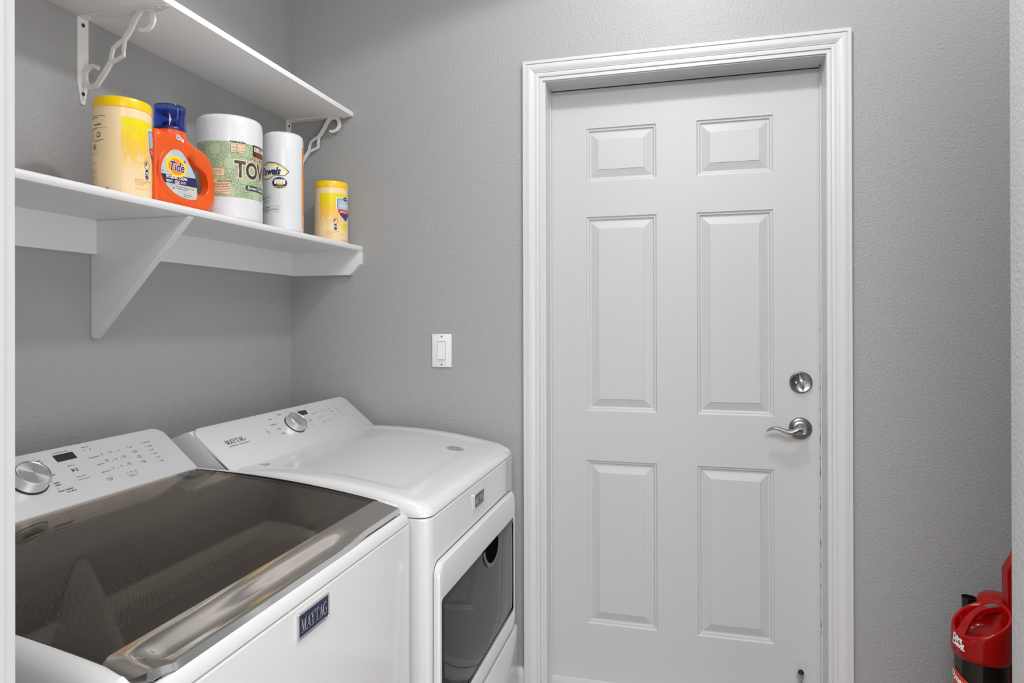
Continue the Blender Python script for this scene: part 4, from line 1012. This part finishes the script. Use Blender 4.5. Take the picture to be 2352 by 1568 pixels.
def dots():
    m = bpy.data.materials.new('dotted screen print'); m.use_nodes = True; nt = m.node_tree; nt.nodes.clear(); L = nt.links.new
    def mth(op, a=None, b_=None):
        n = nt.nodes.new('ShaderNodeMath'); n.operation = op
        for i, v in enumerate((a, b_)):
            if v is None: continue
            if isinstance(v, (int, float)): n.inputs[i].default_value = v
            else: L(v, n.inputs[i])
        return n.outputs[0]
    tc = nt.nodes.new('ShaderNodeTexCoord'); sep = nt.nodes.new('ShaderNodeSeparateXYZ'); L(tc.outputs['Object'], sep.inputs[0])
    k = 1/.0038
    a = mth('PINGPONG', mth('MULTIPLY', sep.outputs[0], k), .5); c = mth('PINGPONG', mth('MULTIPLY', sep.outputs[1], k), .5)
    d = mth('SQRT', mth('ADD', mth('MULTIPLY', a, a), mth('MULTIPLY', c, c)))
    msk = mth('LESS_THAN', d, .34)
    df = nt.nodes.new('ShaderNodeBsdfDiffuse'); df.inputs[0].default_value = (.12, .117, .113, 1)
    t = nt.nodes.new('ShaderNodeBsdfTransparent'); t.inputs[0].default_value = (.30, .29, .28, 1)
    mx = nt.nodes.new('ShaderNodeMixShader'); o = nt.nodes.new('ShaderNodeOutputMaterial')
    L(msk, mx.inputs[0]); L(t.outputs[0], mx.inputs[1]); L(df.outputs[0], mx.inputs[2]); L(mx.outputs[0], o.inputs[0])
    return m
bm = B(); rgv = []
for i in range(17):
    x = PX0+(PX1-PX0)*i/16; rgv.append([(x, PY0, zg(x)-.0040), (x, PY1, zg(x)-.0040)])
loft(bm, rgv, closed=False); obj('dot_screen', bm, dots(), lid)
M_hand = mat('champagne chrome', (.60, .555, .51), .11, 1)
bm = B()
NY, NX = 60, 14; HX0, HX1 = GX1, .8135
grid = []
for j in range(NY+1):
    y = GY0+(GY1-GY0)*j/NY; row = []
    # scoop strength along y
    s = max(0., min(1., (y+1.508)/.035))*max(0., min(1., (-.985-y)/.10)); s = s*s*(3-2*s)
    dend = min(y-GY0, GY1-y); 
    for i in range(NX+1):
        t = i/NX
        xr = HX1-(.016*(1-math.sqrt(max(0, 1-(1-min(dend, .016)/.016)**2))))
        x = HX0+(xr-HX0)*t
        z = ztw(x)+.0022-.0012*t
        z -= s*.0120*(1-math.cos(min(1, max(0, (t-.16)/.5))*PI))/2*(1 if t < .86 else 1-.35*((t-.86)/.14)**2)
        z -= .007*max(0, 1-dend/.010)**2
        row.append(bm.verts.new((x, y, z)))
    grid.append(row)
for j in range(NY):
    for i in range(NX): bm.faces.new((grid[j][i], grid[j][i+1], grid[j+1][i+1], grid[j+1][i]))
obj('lid_handle', bm, M_hand, lid, smooth=True, ang=60)
bm = B(); rg = []
for j in range(NY+1):
    v = grid  # geometry already freed; recompute
    y = GY0+(GY1-GY0)*j/NY; s = max(0., min(1., (y+1.508)/.035))*max(0., min(1., (-.985-y)/.10)); s = s*s*(3-2*s)
    dend = min(y-GY0, GY1-y); xr = HX1-(.016*(1-math.sqrt(max(0, 1-(1-min(dend, .016)/.016)**2))))
    z = ztw(xr)+.0010-s*.0120*.65
    if dend < .006: continue
    rg.append([(xr-.002, y, z+.0002), (xr+.0006, y, z), (xr+.0052, y, z-.0075), (xr+.0050, y, z-.0095), (xr-.004, y, z-.0100)])
loft(bm, rg, True, True, closed=False); obj('lid_edge', bm, M_chrome, lid, smooth=True)
bm = B(); box(bm, .795, .8150, -1.50, -.855, ztw(.8)-.026, ztw(.8)-.0165); obj('lid_gap', bm, M_blackm, wa)
# hinge cover seen through the rear corner of the glass
for ya, yb2 in ((-.892, -.846), (-1.512, -1.466)):
    bm = B(); sheet(bm, GX0+.004, GX0+.045, ya, yb2, .0008, .0010, 4); obj('hinge_cover', bm, M_black, wa, smooth=True)
FW, O_, U_, V_, N_ = console(wa, (.290, .9085), (.170, 1.0075), WYL, WYR-.010, .11, M_app)
knob(wa, O_, U_, V_, N_, .3760, .0895, .0315, .0235)
bm = art(); a_serif(bm, 'MAYTAG', 0, 0, .0145)
flatten(bm, lambda u, v: FW(.0004)(.0600+u*.98, .0765+v), 'brand_lettering', M_print, wa)
bm = art()
for u, v, s in ((.4145, .1290, 'cold\nwash'), (.4090, .1085, 'wrinkle\ncontrol'), (.4080, .0885, 'delicates'), (.4120, .0680, 'rapid\nwash'), (.4090, .0470, 'clean washer')):
    a_text(bm, s, u, v, .0062, .012)
for u, v in ((.4175, .1372), (.4137, .0756), (.4126, .0556)): a_rect(bm, u-.0014, v-.0005, u+.0014, v+.0006)
a_text(bm, 'with affresh', .4230, .0415, .0045, .012, .2)
a_text(bm, 'estimated cycle time', .4555, .1400, .0042, 0); a_text(bm, 'delay start', .5210, .1398, .0044, 0)
a_rect(bm, .5195, .1320, .5235, .1327); a_rect(bm, .5353, .1320, .5393, .1327); a_rect(bm, .53695, .1304, .53765, .1343)
a_poly(bm, [(.4655, .0850), (.4655, .0940), (.4725, .0895)]); a_rect(bm, .4742, .0850, .4754, .0940); a_rect(bm, .4776, .0850, .4788, .0940)
a_ring(bm, .4720, .0885, .0150, .0150, .0010, R(55), R(125), 12)
a_text(bm, 'temperature', .5430, .1085, .0050, 0, align='RIGHT'); a_text(bm, 'soil level', .5400, .0866, .0050, 0, align='RIGHT'); a_text(bm, 'spin speed', .5380, .0652, .0050, 0, align='RIGHT')
a_text(bm, 'deep fill\non/off', .5225, .0462, .0046, 0, align='CENTER'); a_rect(bm, .5447, .0449, .5473, .0457)
lbl = {0: ('cold', 'warm', 'hot'), 1: ('extra\nlight', 'med', 'extra\nheavy'), 2: ('none', 'med', 'max\nextract')}
for r_, (u0, v) in enumerate(((.5510, .1105), (.5498, .0887), (.5478, .0671))):
    for k in range(5):
        u = u0+k*.0109; a_rect(bm, u-.0014, v-.0005, u+.0014, v+.0005)
        if k % 2 == 0: a_text(bm, lbl[r_][k//2], u, v+.0028+(.0036 if '\n' in lbl[r_][k//2] else 0), .0040, 0, align='CENTER')
for k in range(3):
    u = .5671+k*.011; a_rect(bm, u-.0013, .0445, u+.0013, .0453); a_text(bm, ('low', 'med', 'high')[k], u, .0480, .0038, 0, align='CENTER')
scribble(bm, .5665, .5890, .0395, .0014, 2, .0026)
for v, s in ((.1145, 'soak'), (.0987, 'extra\nrinse'), (.0823, 'deep\nclean'), (.0664, 'auto\nlevel')):
    a_rect(bm, .6175, v-.0005, .6205, v+.0005); a_text(bm, s, .6230, v+(.0012 if '\n' in s else -.0015), .0046, .005)
for v, s in ((.1176, 'lid locked'), (.1055, 'sensing'), (.0933, 'wash'), (.0812, 'rinse'), (.0692, 'spin'), (.0569, 'done')):
    a_rect(bm, .6595, v-.0005, .6625, v+.0005); a_text(bm, s, .6660, v-.0015, .0048, .005)
a_text(bm, 'hold to start\n\npress to pause', .4620, .0700, .0042, 0)
flatten_split(bm, FW(.0004), [.4535, .5085, .6100, .6500], ['cycle_lettering', 'start_symbol', 'setting_lettering', 'option_lettering', 'status_lettering'], M_print, wa)
bm = art(); a_rect(bm, .4535, .1175, .4972, .1360); flatten(bm, FW(.0005), 'display', M_disp, wa)
badge(wa, WX_, -1.1990, .7930, .0900, .0410)
for yy in (WYL+.05, WYR-.05):
    for xx in (.16, .77):
        bm = B(); lathe(bm, [(.02, 0), (.02, .012), (.012, .022)], 20, Matrix.Translation((xx, yy, 0))); obj('foot', bm, M_blackm, wa)
fixp(wa, names)

# ================================================================ VACUUM
M_red = mat('glossy red plastic', (.34, .0015, .001), .16, Specular_IOR_Level=.35)
M_redd = mat('translucent red plastic', (.30, .003, .002), .12)
M_cup = bpy.data.materials.new('smoky cup'); M_cup.use_nodes = True; glassy(M_cup, (.42, .36, .27), (1, 1, 1), 1.5, .03)
VX, VY = 2.1250, -.220
vc = thing('vacuum_cleaner', 'red upright vacuum cleaner with clear dirt cup, half hidden behind the right wall', 'vacuum cleaner', (VX, VY, 0))
r = .0640; ZR = .5035; GXR, GYR = .50, .22; ZL = .410
def slant(rad, a, dz=0, flat=1): return Vector((rad*math.cos(a), rad*math.sin(a), ZR+dz+flat*rad*(GXR*math.cos(a)+GYR*math.sin(a))))
NA = 64; AN = [2*PI*k/NA for k in range(NA)]
bm = B(); rg = [[Vector((rad*math.cos(a), rad*math.sin(a), z)) for a in AN] for rad, z in ((r-.004, ZL), (r-.001, ZL+.003), (r+.0015, ZL+.014))]
rg += [[slant(rad, a, dz) for a in AN] for rad, dz in ((r+.0008, -.012), (r, -.003), (r-.002, 0), (r-.0055, .0003), (r-.0080, -.002), (r-.0100, -.008))]
rg += [[slant(rad, a, dz, fl) for a in AN] for rad, dz, fl in ((r-.014, -.030, .85), (r-.024, -.042, .6), (.012, -.046, .5))]
loft(bm, rg, True, True); obj('cup_lid', bm, M_red, vc, smooth=True, ang=70)
dv = Vector((GXR, GYR, 0)).normalized(); nv = Vector((-dv.y, dv.x, 0)); gm = math.hypot(GXR, GYR)
bm = B(); rg = []
for i in range(25):
    t = i/24; s_ = -(r-.006)+(2*r-.012)*t
    zz = ZR+s_*gm-.004+.016*math.sin(PI*t)
    wb = .0085+.0045*abs(2*t-1)
    c_ = dv*s_*.985+nv*(.006+.012*math.sin(PI*t))
    rg.append([c_+nv*wb+Vector((0, 0, zz-.002)), c_-nv*wb+Vector((0, 0, zz)), c_-nv*(wb+.001)+Vector((0, 0, zz-.012)), c_+nv*(wb+.001)+Vector((0, 0, zz-.014))])
loft(bm, rg, True, True); obj('carry_bar', bm, M_red, vc, smooth=True, ang=40)
bm = B(); s0, s1 = .030, .053
def cb(s_, o, dz): return dv*s_*.985+nv*(.006+.012*math.sin(PI*(s_+r-.006)/(2*r-.012))+o)+Vector((0, 0, ZR+s_*gm-.004+.016*math.sin(PI*(s_+r-.006)/(2*r-.012))+dz))
loft(bm, [[cb(s0, -.008, -.001), cb(s1, -.008, -.001), cb(s1, .007, -.001), cb(s0, .007, -.001)], [cb(s0+.002, -.006, .0035), cb(s1-.002, -.006, .0035), cb(s1-.002, .005, .0030), cb(s0+.002, .005, .0030)]], True, True)
obj('release_button', bm, mat('olive grey button', (.16, .14, .10), .3), vc)
bm = B(); lathe(bm, [(r-.005, .20), (r-.004, ZL+.004)], 56, None, False, False); lathe(bm, [(r-.008, .20), (r-.007, ZL+.004)], 56, None, False, False); obj('dirt_cup', bm, M_cup, vc, smooth=True)
bm = B(); lathe(bm, [(.030, .21), (.032, ZL)], 32); obj('filter', bm, mat('dark filter', (.05, .045, .04), .7), vc, smooth=True)
bm = B(); lathe(bm, [(r+.004, .12), (r+.004, .195), (r-.004, .20)], 48); obj('lower_housing', bm, M_red, vc, smooth=True)
bm = B(); rg = []
for z, s_ in ((.12, 1), (.30, 1), (.505, 1), (.522, .97), (.533, .88), (.539, .70), (.541, .3)):
    rg.append([Vector((.066+.046*s_*math.cos(a), .078+.046*s_*math.sin(a), z)) for a in [2*PI*k/40 for k in range(40)]])
loft(bm, rg, True, True); obj('motor_column', bm, M_red, vc, smooth=True, ang=60)
bm = B()
loft(bm, [[(x, y, .30) for x, y in ((.066, .010), (.110, .008), (.110, .045), (.066, .045))], [(.062, .010, .625), (.110, .008, .66), (.110, .045, .66), (.062, .045, .625)], [(.080, .011, .662), (.116, .009, .70), (.116, .044, .70), (.080, .043, .662)], [(.150, .012, .95), (.170, .010, .97), (.170, .040, .97), (.150, .038, .95)]], True, True)
bmesh.ops.bevel(bm, geom=bm.edges[:], offset=.002, segments=2, affect='EDGES')
obj('handle_spine', bm, M_red, vc, smooth=True)
bm = B(); MT = Matrix.Translation((.0190, .128, 0))
lathe(bm, [(.0155, .10), (.0160, .495), (.0168, .505), (.0174, .509), (.0166, .5095), (.0150, .503), (.0145, .30)], 36, MT, True, False); obj('hose_tube', bm, M_black, vc, smooth=True)
bm = B(); rg = []
for z, s_ in ((.008, .96), (.02, 1), (.07, .97), (.10, .84), (.125, .55)): rg.append([(x*s_, y*s_, z) for x, y in rr(-.13, .20, -.17, .17, .05, 6, 3)])
loft(bm, rg, True, True); obj('floor_head', bm, M_red, vc, smooth=True)
for yy in (-.12, .12): boxo('wheel', (-.05, .05, yy-.012, yy+.012, 0, .03), M_blackm, vc, bev=.004)
# lettering on lid and cup
aV = math.atan2(-2.128-VY, 1.4-VX)
def FV(off, rr_=r): return cyl_map(0, 0, 0, rr_, aV, off)
D = R(1)*r
bm = art(); a_text(bm, 'Dirt', -62*D, .456, .0200, .06, sx=.8, rot=-.22); a_text(bm, 'Devil.', -64*D, .442, .0200, .06, sx=.8, rot=-.22); flatten(bm, FV(.0026), 'lid_lettering', M_white, vc, .004)
bm = art(); a_poly(bm, [(-80*D, .372), (-70*D, .380), (-10*D, .350), (2*D, .325), (-6*D, .303), (-40*D, .315), (-76*D, .340)]); flatten(bm, FV(-.0030), 'cup_label', M_redp, vc, .004)
bm = art(); a_text(bm, 'Dynamite', -80*D, .356, .0220, .05, .2, sx=.9, rot=-.32); a_text(bm, 'Plus', -52*D, .322, .0190, .05, .2, sx=.9, rot=-.32); flatten(bm, FV(-.0020), 'cup_lettering', M_white, vc, .004)

# ================================================================ CEILING FIXTURE (above the frame)
cl = thing('ceiling_downlight', 'recessed white ceiling downlight above the laundry room, out of frame', 'ceiling light', (LX, LY, CEIL))
bm = B(); lathe(bm, [(.075, -.0005), (.098, -.0005), (.098, -.006), (.080, -.010), (.075, -.006)], 48, None, False, False); obj('trim_ring', bm, M_trim, cl, smooth=True)
